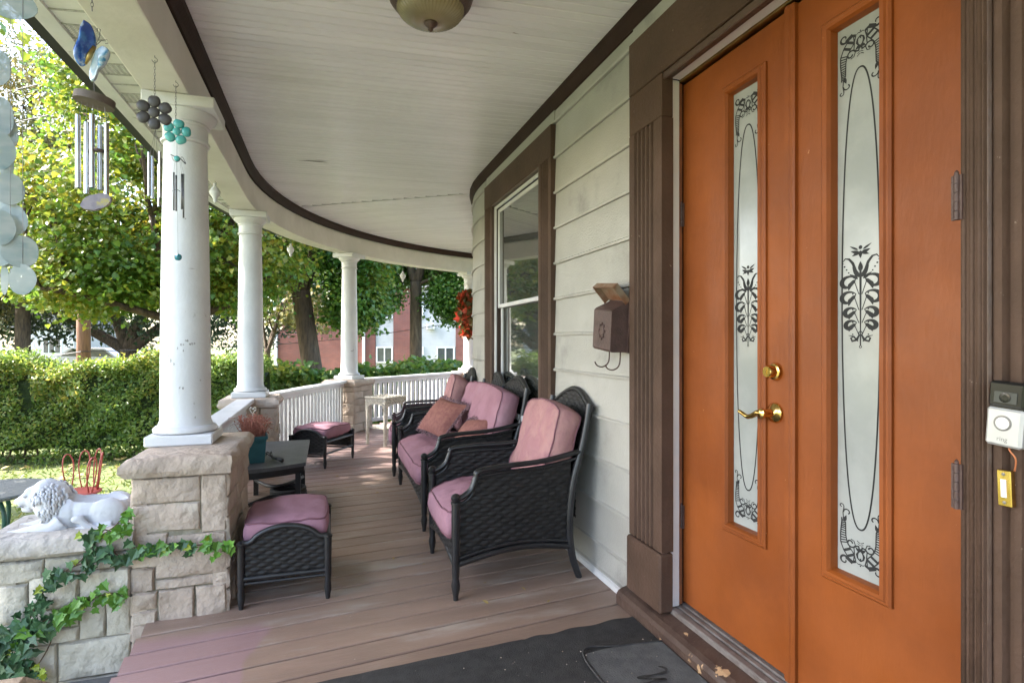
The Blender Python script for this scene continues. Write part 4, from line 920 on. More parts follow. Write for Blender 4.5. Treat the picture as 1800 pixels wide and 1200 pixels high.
# black side table with curved front
st = thing('side_table', 'black metal side table with bowed front standing along the first railing', 'side table', (-.36, 4.42, 0))
out_ = [(.225, .50), (-.20, .50), (-.20, -.50)] + [(-.20 + .425 * i / 8, -.50 - .07 * math.sin(PI * (.25 + .75 * i / 8)) + .08 * (i / 8)) for i in range(1, 9)]
tt = MB().prism(out_, .378, .402, lambda u, v, t_: Vector((u, v, t_))); ob('table_top', tt, mat('dull_black_top', (.05, .05, .055), (.08, .08, .085), .42, 10, bump=.12, bscale=180, c3=(.16, .15, .15), s3=30, lo3=.66, hi3=.76), st)
ap = MB(); n = len(out_); cxm = (.01, 0)
ap.prism([(x * .955, y * .975) for x, y in out_], .335, .377, lambda u, v, t_: Vector((u, v, t_))); ob('apron', ap, MT['frame'], st)
for x, y in ((.175, .44), (-.17, .44), (-.17, -.44), (.175, -.36)):
    l = MB().prism([(-.017, -.017), (.017, -.017), (.017, .017), (-.017, .017)], 0, .336, lambda u, v, t_, x=x, y=y: Vector((x + u, y + v, t_))); ob('leg', l, MT['frame'], st)
sb = MB()
sb.tube([(-.17 + .345 * i / 10, -.40 + .26 * math.sin(PI * i / 10), .12) for i in range(11)], .014, 8); ob('stretcher', sb, MT['frame'], st, smooth=True); sb = MB()
sb.tube([(-.17 + .345 * i / 10, .42 - .26 * math.sin(PI * i / 10), .12) for i in range(11)], .014, 8); ob('stretcher', sb, MT['frame'], st, smooth=True)
# teal planter on the table
pt = thing('planter', 'teal plastic planter of dried reddish plants on the black side table', 'planter', (-.475, 4.19, .403), R(8))
pb = MB(); o_ = [(-.075, -.15), (.075, -.15), (.075, .15), (-.075, .15)]
rows = [(.86, 0), (.90, .04), (.98, .13), (1.02, .155), (1.10, .157), (1.12, .178), (1.06, .178), (.98, .14), (.93, .13)]
v = [Vector((x * k, y * k, z)) for k, z in rows for x, y in o_]; f = [(i * 4 + j, i * 4 + (j + 1) % 4, (i + 1) * 4 + (j + 1) % 4, (i + 1) * 4 + j) for i in range(len(rows) - 1) for j in range(4)] + [(3, 2, 1, 0)]
pb.add(v, f); ob('trough', pb, MT['teal'], pt); 
so_ = MB().box(-.07, .07, -.14, .14, .12, .135); ob('soil', so_, MT['soil'], pt)
dp = MB(); rnd = random.Random(11)
for i in range(170):
    x, y = rnd.uniform(-.06, .06), rnd.uniform(-.13, .13); a = rnd.uniform(0, 2 * PI); L = rnd.uniform(.06, .20); b = rnd.uniform(.1, 1.1)
    p = Vector((x, y, .13)); q = p + Vector((math.cos(a) * b * L * .5, math.sin(a) * b * L * .5, L * .8)); r = q + Vector((math.cos(a) * L * .35, math.sin(a) * L * .35, rnd.uniform(-.3, .1) * L))
    dp.tube([p, q, r], [.0022, .002, .0008], 4)
    for _ in range(2): dp.ell(q + Vector((rnd.uniform(-.015, .015), rnd.uniform(-.015, .015), rnd.uniform(-.01, .02))), (.006, .003, .004), None, 5, 4)
ob('dried_plants', dp, MT['dry'], pt, kind='stuff')
hp = MB(); hp.tube(bez([(0, .05, .13), (0, .05, .30), (.018, .05, .33), (.012, .05, .35), (0, .05, .332), (-.012, .05, .35), (-.018, .05, .33), (0, .05, .30)], 4), .0016, 5); ob('heart_pick', hp, MT['silver'], pt)
ct = thing('garden_claw', 'dark hand cultivator lying on the black side table by the planter', 'garden tool', (-.345, 4.13, .42), R(-60))
h = MB().tube([(0, 0, 0), (.06, 0, .004), (.13, 0, .0)], [.009, .011, .013], 10); ob('handle', h, MT['frame'], ct, smooth=True)
for k in (-1, 0, 1):
    h = MB().tube(bez([(-.002, 0, 0), (-.05, k * .016, .02), (-.085, k * .028, .03), (-.105, k * .03, .0)], 4), .0035, 6); ob('tine', h, MT['grey'], ct, smooth=True)
# hose coil and clear bag under the table
hc = MB()
for k in range(4): hc.tube([(.125 * math.cos(i / 24 * 2 * PI) * (1 - .02 * k), .125 * math.sin(i / 24 * 2 * PI) * (1 - .02 * k), .016 + .024 * k) for i in range(25)], .0135, 8, False)
hose = ob('hose_coil', hc, MT['rubber'], smooth=True, label='black coiled hose lying on the deck under the side table', category='hose'); hose.location = (-.28, 4.62, 0)
bgm = MB(); 
bgm.grid(lambda u, v: (lambda a, e: Vector((.15 * math.cos(a) * e * (1 + .18 * noise.noise(Vector((math.cos(a) * 3, math.sin(a) * 3, e * 4)))), .13 * math.sin(a) * e * (1 + .18 * noise.noise(Vector((math.cos(a) * 3, math.sin(a) * 3, e * 4)))), .14 * (1 - e ** 2.2) + .002 + .02 * noise.noise(Vector((math.cos(a) * 4 * e, math.sin(a) * 4 * e, 2))) * (1 - e))))(2 * PI * u, v), 36, 14)
bagm = mat('clear_plastic', (.50, .52, .50), (.30, .33, .32), .22, 14, spec=.8, bump=.6, bscale=22)
bag = ob('plastic_bag', bgm, bagm, smooth=True, label='crumpled clear plastic bag on the deck under the side table', category='bag'); bag.location = (-.24, 4.10, 0)

# ------------------------------------------------------------------ on the wall and door casing
mbx = thing('mailbox', 'rusted brown wall mailbox with open lid and newspaper hooks', 'mailbox', (WALL - .022, 2.405, 1.27)); mbx.rotation_euler = (R(5.5), 0, 0)
b = MB(); b.prism([(0, -.112), (-.080, -.112), (-.088, -.102), (-.088, .075), (-.078, .085), (0, .122)], -.090, .090, lambda u, v, t_: Vector((u, t_, v))); ob('box', b, MT['rust'], mbx)
bk = MB().box(-.003, .008, -.10, .10, -.115, .135); ob('back_plate', bk, MT['rust'], mbx)
ld = MB(); Ml = Matrix.Translation((-.006, 0, .124)) @ Matrix.Rotation(R(48), 4, 'Y')
ld.box(-.10, 0, -.101, .101, 0, .003, Ml); ld.box(-.10, 0, -.104, -.101, -.028, .003, Ml); ld.box(-.10, 0, .101, .104, -.028, .003, Ml); ld.box(-.103, -.10, -.104, .104, -.028, .003, Ml); ob('lid', ld, MT['rusty'], mbx)
em = MB(); em.ell((-.089, 0, -.02), (.003, .022, .028), None, 10, 6)
for k in range(8): em.ell((-.090, .026 * math.cos(k * PI / 4), -.02 + .034 * math.sin(k * PI / 4)), (.004, .008, .008), None, 6, 5)
ob('emblem', em, MT['rust'], mbx, smooth=True)
for y in (-.062, .045):
    hk = MB().tube(bez([(-.02, y, -.108), (-.02, y, -.16), (-.03, y, -.185), (-.055, y, -.197), (-.082, y, -.190), (-.095, y, -.172)], 5), .0032, 6); ob('newspaper_hook', hk, MT['rust'], mbx, smooth=True)

yb, zb = .765, 1.057
ring = thing('video_doorbell', 'black and silver video doorbell tilted on the right door casing', 'doorbell', (CP - .0005, yb, zb)); ring.rotation_euler = (R(4), 0, 0)
bd = MB().cbox(-.030, 0, -.031, .031, -.0632, .0632, .004); ob('body', bd, MT['lens'], ring)
fp = MB().cbox(-.034, -.006, -.0322, .0322, -.0645, .012, .005); ob('faceplate', fp, MT['plastic'], ring)
tp = MB().cbox(-.033, -.006, -.0321, .0321, .0125, .0642, .005); ob('camera_cover', tp, MT['lens'], ring)
cw = MB().cbox(-.0345, -.033, -.020, .020, .022, .044, .0005); ob('camera_window', cw, mat('smoked_lens', (.05, .05, .055), None, .1), ring)
ey = MB().lathe([(.010, 0), (.010, .0012), (.006, .0016), (.001, .0016)], 20, M=Matrix.Translation((-.0345, 0, .033)) @ MX); ob('camera_eye', ey, MT['lens'], ring)
bt = MB().lathe([(.0155, 0), (.0155, .0015), (.0125, .0016), (.0120, .0008)], 28, M=Matrix.Translation((-.034, .001, -.018)) @ MX, cap=False); ob('button_ring', bt, MT['grey'], ring)
bt = MB().lathe([(.0118, 0), (.0118, .0016), (.001, .0020)], 28, M=Matrix.Translation((-.034, .001, -.018)) @ MX); ob('button', bt, MT['wplastic'], ring)
def text_mesh(txt, size, fn):
    cu = bpy.data.curves.new('lettering', 'FONT'); cu.body = txt; cu.size = size; cu.align_x = 'CENTER'; cu.resolution_u = 4
    o = bpy.data.objects.new('lettering', cu); COL.objects.link(o)
    me = bpy.data.meshes.new_from_object(o.evaluated_get(bpy.context.evaluated_depsgraph_get()))
    mb = MB(); mb.add([fn(v.co.x, v.co.y) for v in me.vertices], [tuple(p.vertices) for p in me.polygons])
    bpy.data.objects.remove(o); bpy.data.meshes.remove(me); bpy.data.curves.remove(cu); return mb
lt = text_mesh('ring', .0125, lambda u, v: Vector((-.0343, -u, -.0535 + v))); ob('lettering', lt, MT['grey'], ring)
ob2 = thing('push_button', 'small brass doorbell push button below the video doorbell', 'doorbell', (CP - .0005, .777, .907)); ob2.rotation_euler = (R(-2), 0, 0)
b = MB().cbox(-.014, 0, -.0125, .0125, -.036, .036, .0015); ob('plate', b, MT['brass'], ob2)
b = MB().cbox(-.0165, -.014, -.005, .005, -.018, .018, .001); ob('button', b, MT['wplastic'], ob2)
b = MB()
for z in (-.028, .028): b.lathe([(.0032, 0), (.0032, .001), (.001, .0014)], 10, M=Matrix.Translation((-.014, 0, z)) @ MX)
ob('screw', b, MT['grey'], ob2)
b = MB().tube(bez([(CP - .004, .770, 1.000), (CP - .012, .766, .985), (CP - .010, .757, .968), (CP - .006, .762, .943)], 6), .0017, 6); o = ob('bell_wire', b, MT['copper'], ob2, smooth=True); o.matrix_parent_inverse = Matrix.Translation(ob2.location).inverted()

# ------------------------------------------------------------------ door mats
ma = MB(); A0 = R(5)
def mfn(u, v):
    x = -.30 + 1.558 * u; y = .75 + (1.36 + .015 * u * 0) * v
    y += (x - .118) * math.tan(R(3.8)) * v
    e = math.sin(x * 40 + math.sin(x * 9)) * .0022 * max(0, (v - .93) / .07) * (1 if x > .75 else .2)
    return Vector((x, y + e * 1.2 - .02 * (1 - v), .011 + e * .8))
ma.grid(mfn, 120, 30)
k = len(ma.v); ma.grid(lambda u, v: Vector((mfn(u, v).x, mfn(u, v).y, .003)), 2, 1)
for v0 in (0, 1):
    ma.grid(lambda u, v: Vector((mfn(u, v0).x, mfn(u, v0).y, .003 + (mfn(u, v0).z - .003) * v)), 120, 1)
for u0 in (0, 1): ma.grid(lambda u, v: Vector((mfn(u0, u).x, mfn(u0, u).y, .003 + .008 * v)), 10, 1)
ob('doormat', ma, MT['rubber'], label='large black rubber doormat lying along the door sill', category='doormat')
pd = thing('welcome_mat', 'ribbed dark grey welcome mat with raised script on the black doormat', 'doormat', (1.085, 1.56, .0125))
pm = MB()
def pfn(u, v):
    x = -.165 + .335 * u; y = -.60 + 1.0 * v + .012 * math.sin(u * PI * 1.2) * (1 if v > .98 else 0)
    return Vector((x, y, .006 + (.0016 if int(u * 132) % 2 else 0)))
pm.grid(pfn, 132, 12); pm.box(-.167, .172, -.602, .402, 0, .0055); ob('ribbed_pad', pm, mat('grey_rubber', (.055, .055, .056), (.085, .085, .085), .7, 14, bump=.2, bscale=120, c3=(.18, .17, .16), s3=26, lo3=.72, hi3=.76), pd)
rim = MB().tube(bez([(.17, -.60, .007), (-.165, -.60, .007), (-.165, -.1, .007), (-.165, .40, .007), (0, .412, .007), (.17, .392, .007)], 8), .0045, 6); ob('pad_rim', rim, MT['rubber'], pd, smooth=True)
sc_ = MB()
def lf(u, v): return Vector((-.045 + v * .082, .195 - u * .082, .0105))     # reads from the far end towards the viewer, tops to the door
Wst = [[(-.55, 1.25), (-.35, 1.45), (-.12, 1.38), (-.05, 1.1), (-.06, .6), (-.08, .05), (.0, 0), (.28, .8), (.38, 1.05), (.36, .6), (.38, .05), (.46, 0), (.72, .6), (.9, 1.25), (1.08, 1.45)],
       [(.9, .25), (1.15, .38), (1.22, .55), (1.1, .62), (1.0, .45), (1.0, .15), (1.12, 0), (1.35, .15), (1.55, .7), (1.62, 1.2), (1.52, 1.4), (1.45, 1.2), (1.48, .4), (1.55, 0), (1.75, .15)],
       [(2.1, .55), (1.95, .62), (1.82, .4), (1.85, .1), (2.0, 0), (2.2, .2), (2.35, .55), (2.25, .3), (2.32, .02), (2.5, .1), (2.58, .4), (2.45, .6), (2.35, .5)],
       [(2.7, .6), (2.75, .0), (2.85, .45), (2.98, .6), (3.02, .0), (3.12, .45), (3.28, .6), (3.32, .05), (3.5, .2)], [(3.55, .25), (3.78, .4), (3.82, .58), (3.7, .62), (3.6, .45), (3.62, .12), (3.78, 0), (4.0, .2)]]
for s_ in Wst:
    p3 = bez([(a, b_, 0) for a, b_ in s_], 5); m = len(p3)
    sc_.ribbon([(p.x, p.y) for p in p3], [.06 + .10 * abs(math.sin(i * .33)) for i in range(m)], lf)
sm = sc_; n0 = len(sm.v)
ob('script_lettering', sm, MT['rubber'], pd)

# ------------------------------------------------------------------ wind chimes and ornaments
def chain(mb, p, L, r=.0035):
    z = p[2]; k = 0
    while z > p[2] - L:
        a = k % 2 * PI / 2
        mb.tube([(p[0] + r * math.cos(q) * math.cos(a), p[1] + r * math.cos(q) * math.sin(a), z - .007 + .008 * math.sin(q)) for q in [2 * PI * i / 8 for i in range(9)]], .0009, 4, False); z -= .0125; k += 1
def hook(mb, p):
    x, y, z = p; mb.tube([(x, y, z + .01), (x, y, z - .008)] + [(x + .010 * math.sin(a), y, z - .018 + .010 * math.cos(a)) for a in [PI * i / 8 for i in range(0, 13)]], .0015, 6)
def tubes(t, cx, cy, ztop, spots, r):
    for dx, dy, z1, z0 in spots:
        m = MB().lathe([(r, 0), (r, z1 - z0), (r * .8, z1 - z0), (r * .8, 0), (r, 0)], 12, (cx + dx, cy + dy, z0), cap=False); ob('chime_tube', m, MT['silver'], t, auto=40)
# 1: butterfly
hx, hy = -.67, 2.01
def rp(px, py): return ray_y(px, py, hy)
bt_ = thing('butterfly_wind_chime', 'wind chime with blue ceramic butterfly, wooden ring and silver tubes', 'wind chime'); 
m = MB(); hook(m, (hx, hy, BEAM0)); chain(m, (hx, hy, BEAM0 - .02), .17); ob('chain', m, MT['grey'], bt_)
cerB = mat('blue_glaze', (.015, .06, .30), (.05, .17, .45), .12, 26, .4, .6, c3=(.45, .55, .66), s3=16, lo3=.55, hi3=.66, coat=.5); cerW = mat('pale_blue_glaze', (.50, .56, .66), (.32, .46, .62), .12, 20, c3=(.04, .20, .38), s3=18, lo3=.55, hi3=.66, coat=.5)
def wing(pts, m_, dy):
    P3 = [Vector(rp(*p)) for p in bez([(a, b_, 0) for a, b_ in pts + pts[:1]], 5) and [(q.x, q.y) for q in bez([(a, b_, 0) for a, b_ in pts + pts[:1]], 5)][:-1]]
    c = sum(P3, Vector()) / len(P3); mb = MB(); n = len(P3); rows = [(1, -.002), (1.0, .003), (.93, .007), (.7, .009), (.3, .010)]; v = []
    for k, d in [(1, .006)] + [(a, -b_) for a, b_ in rows]: v += [c + (p - c) * k + Vector((0, d + dy * (p.x - c.x) * 2, 0)) for p in P3]
    f = [(i * n + j, i * n + (j + 1) % n, (i + 1) * n + (j + 1) % n, (i + 1) * n + j) for i in range(len(rows)) for j in range(n)] + [tuple(range(n)), tuple(range(len(rows) * n, (len(rows) + 1) * n))[::-1]]
    mb.add(v, f); ob('butterfly_wing', mb, m_, bt_, smooth=True)
wing([(148, 36), (158, 42), (164, 58), (165, 78), (160, 92), (150, 112), (142, 117), (135, 108), (133, 92), (140, 70), (143, 48)], cerB, .3)
wing([(168, 88), (182, 84), (195, 93), (196, 104), (186, 118), (174, 124), (166, 138), (156, 138), (153, 122), (160, 104)], cerW, -.3)
m = MB().tube([rp(150, 113), rp(157, 98), rp(166, 82)], [.004, .008, .005], 8); ob('butterfly_body', m, MT['dullbrass'], bt_, smooth=True)
m = MB()
for q in ([(168, 80), (175, 65), (176, 52), (171, 50), (171, 56)], [(169, 80), (178, 72), (188, 70), (190, 77), (185, 77)]): m.tube([rp(*p) for p in q], .0011, 5)
ob('antenna', m, MT['grey'], bt_)
rc = Vector(rp(166, 177)); m = MB(); Mr = Matrix.Translation(rc) @ Matrix.Rotation(R(9), 4, 'Y')
m.lathe([(.050, -.011), (.052, -.011), (.052, .011), (.050, .011)], 32, M=Mr); ob('wooden_ring', m, mat('grey_brown_wood', (.13, .105, .09), (.09, .07, .06), .7, 20), bt_, auto=40)
m = MB()
for px, y0 in ((139, 204), (151, 214), (163, 203), (173, 219), (187, 217)):
    p = rp(px, y0); m.tube([(p[0], p[1], p[2]), (rc.x + (p[0] - rc.x) * .8, rc.y, rc.z)], .0006, 4)
m.tube([rp(165, 139), (rc.x, rc.y, rc.z + .012)], .0007, 4)
m.tube([rp(172, 186), rp(174, 345)], .0006, 4); ob('string', m, MT['grey'], bt_)
for px, y0, y1, dy in ((139, 204, 331, -.012), (151, 214, 340, .010), (163.5, 203, 331, -.012), (174, 219, 333, .012), (187, 217, 342, 0)):
    a = rp(px, y0); b_ = rp(px, y1); q = MB().lathe([(.0072, 0), (.0072, a[2] - b_[2]), (.0055, a[2] - b_[2]), (.0055, 0), (.0072, 0)], 14, (a[0], hy + dy * .6, b_[2]), cap=False); ob('chime_tube', q, MT['silver'], bt_, auto=40)
p = rp(174, 265); m = MB().lathe([(.014, -.003), (.014, .003)], 16, p); ob('striker', m, MT['rust'], bt_)
p = rp(170, 355); m = MB(); rnd = random.Random(4)
n = 22; m.add([Vector(p) + Vector((.036 * math.cos(2 * PI * i / n) * (1 + .15 * rnd.random()), (0.006 if s_ else -.006), .022 * math.sin(2 * PI * i / n) * (1 + .15 * rnd.random()) + .012 * math.cos(2 * PI * i / n))) for s_ in (0, 1) for i in range(n)], [tuple(range(n)), tuple(range(n, 2 * n))[::-1]] + [(i, (i + 1) % n, n + (i + 1) % n, n + i) for i in range(n)])
ob('wind_sail', m, mat('agate_slice', (.17, .14, .17), (.24, .20, .22), .35, 40, c3=(.38, .32, .05), s3=22, lo3=.54, hi3=.66), bt_)
# 2: dark flower
def flower_petals(t, c, R_, m_, n=6, ang0=0, th=.006, tip=None):
    for k in range(n):
        a = ang0 + 2 * PI * k / n; mb = MB(); d = Vector((math.sin(a), 0, math.cos(a))); e = Vector((math.cos(a), 0, -math.sin(a)))
        N = 14; pts = [(.30 + .40 * (1 - math.cos(q)) - .06 * max(0, math.cos((q - PI) * 2.2)) * (1 if abs(q - PI) < .7 else 0), (.35 if n > 5 else .42) * math.sin(q)) for q in [2 * PI * i / N for i in range(N)]]
        v = []
        for k2, dy in ((1, th * .5), (1, -th * .3), (.70, -th * 1.2), (.3, -th * 1.5)): v += [Vector(c) + d * ((.7 + (p0 - .7) * k2) * R_) + e * (p1 * k2 * R_) + Vector((0, dy, 0)) for p0, p1 in pts]
        f = [(i * N + j, i * N + (j + 1) % N, (i + 1) * N + (j + 1) % N, (i + 1) * N + j) for i in range(3) for j in range(N)] + [tuple(range(N)), tuple(range(3 * N, 4 * N))[::-1]]
        mb.add(v, f); ob('petal', mb, m_, t, smooth=True)
def chime(name, label, hk, fc, fR, fm, n, L, deco, strk=None, ang0=0):
    """hk: hook pixel (x), y depth; fc: flower centre pixel"""
    y = hk[1]; t = thing(name, label, 'wind chime'); f = lambda a, b_: Vector(ray_y(a, b_, y))
    h = f(hk[0], 100); h.z = BEAM0 - .002; m = MB(); hook(m, h); c = f(*fc); chain(m, (h.x, h.y, h.z - .02), h.z - .02 - c.z - fR * .8, .003); ob('chain', m, MT['grey'], t)
    flower_petals(t, c, fR, fm, n, ang0); m = MB().ell(c + Vector((0, -.004, 0)), (fR * .33, .009, fR * .33)); ob('flower_centre', m, fm, t, smooth=True)
    return t, f, c
dkm = mat('dark_metal_flower', (.045, .042, .047), (.07, .065, .07), .45, 20); tqm = mat('turquoise_glaze', (.04, .30, .32), (.10, .42, .40), .25, 14, coat=.3, c3=(.35, .55, .52), s3=25, lo3=.6, hi3=.7)
t2, f2, cc = chime('flower_wind_chime', 'wind chime under a dark grey metal flower with silver tubes', (272, 2.70), (271, 198), .067, dkm, 6, 0, 0)
m = MB(); top = f2(273, 228)
for px, y0, y1 in ((264, 270, 346), (269, 276, 350), (278, 288, 362), (284, 270, 350)):
    a = f2(px, y0); m.tube([a, top], .0006, 4); q = f2(px, y1)
    qb = MB().lathe([(.0058, 0), (.0058, a.z - q.z), (.0044, a.z - q.z), (.0044, 0), (.0058, 0)], 12, (a.x, 2.70 + random.uniform(-.025, .025), q.z), cap=False); ob('chime_tube', qb, MT['silver'], t2, auto=40)
m.tube([cc, top], .0008, 4); ob('string', m, MT['grey'], t2)
t3, f3, cc = chime('flower_wind_chime', 'wind chime under a turquoise flower with thin dark tubes and glass drop', (309, 2.93), (311, 232), .055, tqm, 5, 0, 0, ang0=.2)
m = MB(); m.tube([f3(300, 272), f3(308, 276), f3(318, 280), f3(326, 288)], .003, 6); m.tube(bez([f3(302, 276), f3(306, 283), f3(314, 284), f3(320, 276), f3(327, 288)], 4), .0014, 5); ob('scroll_bracket', m, MT['grey'], t3, smooth=True)
m = MB().ell(f3(311, 279), (.013, .010, .013)); ob('bead', m, tqm, t3, smooth=True)
m = MB(); m.tube([cc, f3(311, 276)], .0008, 4)
for px, y0, y1 in ((305.5, 303, 370), (309.5, 308, 371), (319.5, 306, 368), (322.5, 306, 383)):
    a = f3(px, y0); q = f3(px, y1); m.tube([f3(px * .6 + 311 * .4, 284), a], .0005, 4); qb = MB().tube([a, q], .0036, 8); ob('chime_tube', qb, MT['grey'], t3, smooth=True)
m.tube([f3(311, 284), f3(313, 446)], .0005, 4); ob('string', m, MT['grey'], t3)
m = MB().tube(bez([f3(303, 336), f3(310, 333), f3(317, 337)], 4), .0016, 5); ob('striker', m, MT['grey'], t3)
m = MB().ell(f3(313, 452), (.016, .016, .016), None, 8, 6); ob('glass_drop', m, mat('teal_glass', (.01, .14, .20), (.02, .22, .25), .05, 5, spec=.9), t3)
# capiz shells at the left edge of the frame
cz = thing('capiz_wind_chime', 'pale capiz shell wind chime hanging at the left edge', 'wind chime', (-.70, 1.52, BEAM0)); cy_ = 1.52
capm = mat('capiz_shell', (.34, .37, .355), (.24, .30, .30), .25, 9, spec=.6, c3=(.13, .22, .24), s3=6, lo3=.56, hi3=.70, stretch=(1, 1, 3))
_n = capm.node_tree.nodes; _l = capm.node_tree.links; _t = _n.new('ShaderNodeBsdfTransparent'); _m = _n.new('ShaderNodeMixShader'); _m.inputs[0].default_value = .22
_l.new(_n['Principled BSDF'].outputs[0], _m.inputs[1]); _l.new(_t.outputs[0], _m.inputs[2]); _l.new(_m.outputs[0], _n['Material Output'].inputs[0])
m = MB(); m.lathe([(.055, -.03), (.058, -.026), (.055, -.022), (.052, -.026), (.055, -.03)], 24, cap=False); 
for px, yb_ in ((-6, 530), (18, 480), (40, 520)):
    p = Vector(ray_y(px, yb_, cy_)) - cz.location; m.tube([(p.x, p.y, p.z), (p.x, p.y, -.026)], .0006, 4)
ob('string', m, MT['grey'], cz); hm = MB(); hook(hm, (0, 0, 0)); chain(hm, (0, 0, -.015), .03); ob('hanger', hm, MT['grey'], cz)
rnd = random.Random(5)
for px, py, rx, rz_, dy in ((22, 8, 33, 24, 0), (-8, 118, 21, 30, .01), (-2, 205, 20, 33, .01), (2, 265, 18, 30, -.01), (10, 233, 17, 30, .02), (16, 332, 20, 26, 0), (6, 350, 12, 30, .02), (22, 387, 21, 26, .01), (2, 400, 18, 28, -.01),
                            (14, 440, 26, 27, .02), (36, 442, 24, 26, 0), (8, 490, 6, 26, .02), (39, 491, 19, 25, 0), (-2, 440, 22, 26, .01), (12, 290, 10, 28, .015)):
    c = Vector(ray_y(px, py, cy_ + dy)) - cz.location; k = 1.36 / 1000; n = 20; tw = rnd.uniform(-.2, .2)
    pts = [Vector((rx * k * math.cos(a) * (1 + .05 * math.sin(3 * a + px)), tw * rx * k * math.cos(a), rz_ * k * math.sin(a))) for a in [2 * PI * i / n for i in range(n)]]
    mb = MB().add([c + p + Vector((0, s_, 0)) for s_ in (-.0006, .0006) for p in pts], [tuple(range(n)), tuple(range(n, 2 * n))[::-1]] + [(i, (i + 1) % n, n + (i + 1) % n, n + i) for i in range(n)]); ob('shell_disc', mb, capm, cz)
# white spindle drops under the beam
def drop(label, px, Z, ptop, pbot):
    x, y = c2w(px, Z); zt = CAMH + (600 - ptop) * Z / 1000; zb_ = CAMH + (600 - pbot) * Z / 1000; H = zt - zb_
    t = thing('spindle_drop', label, 'ornament', (x, y, BEAM0), group='white spindle ornaments hung from the beam')
    m = MB(); hook(m, (0, 0, 0)); m.tube([(0, 0, -.025), (0, 0, zt - BEAM0)], .0015, 5); ob('hanger', m, MT['grey'], t)
    q = [(.006, 1), (.014, .95), (.008, .88), (.030, .72), (.044, .58), (.040, .46), (.020, .28), (.012, .18), (.016, .13), (.006, .05), (.001, 0)]
    k = H / .17; m = MB().lathe([(r * k, zb_ - BEAM0 + z * H) for r, z in q][::-1], 16); ob('spindle', m, MT['white'], t, smooth=True)
drop('white spindle ornament hanging just right of the nearest column', 378, 4.2, 322, 358)
drop('white spindle ornament hanging in front of the nearer maple trunk', 511, 6.75, 428, 452)
drop('white spindle ornament hanging in front of the forked maple', 708, 8.75, 476, 496)

# autumn swag on the far column
sg = thing('autumn_swag', 'red and orange autumn leaf swag hanging on the farthest white column', 'wreath')
def leafcloud(pts, nrm, size, shape, fold=.25):
    """many small leaves as one mesh; shape: half outline of a leaf (x along, y out)"""
    N = len(pts); h = np.array(shape); k = len(h)
    d = nrm / np.linalg.norm(nrm, axis=1)[:, None]
    r = RNG.normal(size=(N, 3)); a = r - (r * d).sum(1)[:, None] * d; a /= np.linalg.norm(a, axis=1)[:, None]; b = np.cross(d, a)
    s = size * RNG.uniform(.6, 1.25, N)
    L = pts[:, None, :] + s[:, None, None] * (a[:, None, :] * h[None, :, 0, None] + b[:, None, :] * h[None, :, 1, None] + d[:, None, :] * (h[None, :, 1, None] * fold))
    m2 = h[1:-1]; Q = pts[:, None, :] + s[:, None, None] * (a[:, None, :] * m2[None, :, 0, None] - b[:, None, :] * m2[None, :, 1, None] + d[:, None, :] * (m2[None, :, 1, None] * fold))
    V = np.concatenate([L, Q], 1); nv = V.shape[1]
    left = list(range(k)); right = [k - 1] + [k + i for i in range(k - 3, -1, -1)] + [0]
    fl = np.array(left); fr2 = np.array(right)
    loops = np.concatenate([np.concatenate([fl, fr2])[None, :] + (np.arange(N) * nv)[:, None]]).ravel()
    tot = np.tile([len(fl), len(fr2)], N); st_ = np.concatenate([[0], np.cumsum(tot)[:-1]])
    me = bpy.data.meshes.new('leaves'); me.vertices.add(N * nv); me.vertices.foreach_set('co', V.reshape(-1).astype('f'))
    me.loops.add(len(loops)); me.loops.foreach_set('vertex_index', loops.astype('i')); me.polygons.add(len(tot)); me.polygons.foreach_set('loop_start', st_.astype('i'))
    try: me.polygons.foreach_set('loop_total', tot.astype('i'))
    except Exception: pass
    me.update(calc_edges=True); return me
MAPLE = [(0, 0), (.05, .22), (.02, .46), (.26, .36), (.36, .52), (.48, .30), (.62, .34), (.70, .16), (1.0, 0)]
OVAL = [(0, 0), (.25, .20), (.6, .20), (1, 0)]
LONG = [(0, 0), (.3, .10), (.7, .10), (1, 0)]
n = 700; q = RNG.uniform(0, 1, n); cx, cy = c2w(821, 9.32)
pts = np.c_[cx + RNG.normal(0, .055, n) + .03 * np.sin(q * 9), cy + RNG.normal(0, .04, n), 1.30 + q * .72]
me = leafcloud(pts, RNG.normal(size=(n, 3)) + np.array([0, -1.2, 0]), .10, MAPLE); me.materials.append(MT['wreath']); link('leaves', me, sg, kind='stuff')
m = MB().tube([(cx, cy + .04, 1.28), (cx, cy + .04, 2.05)], .012, 6); ob('stem', m, MT['ivystem'], sg)

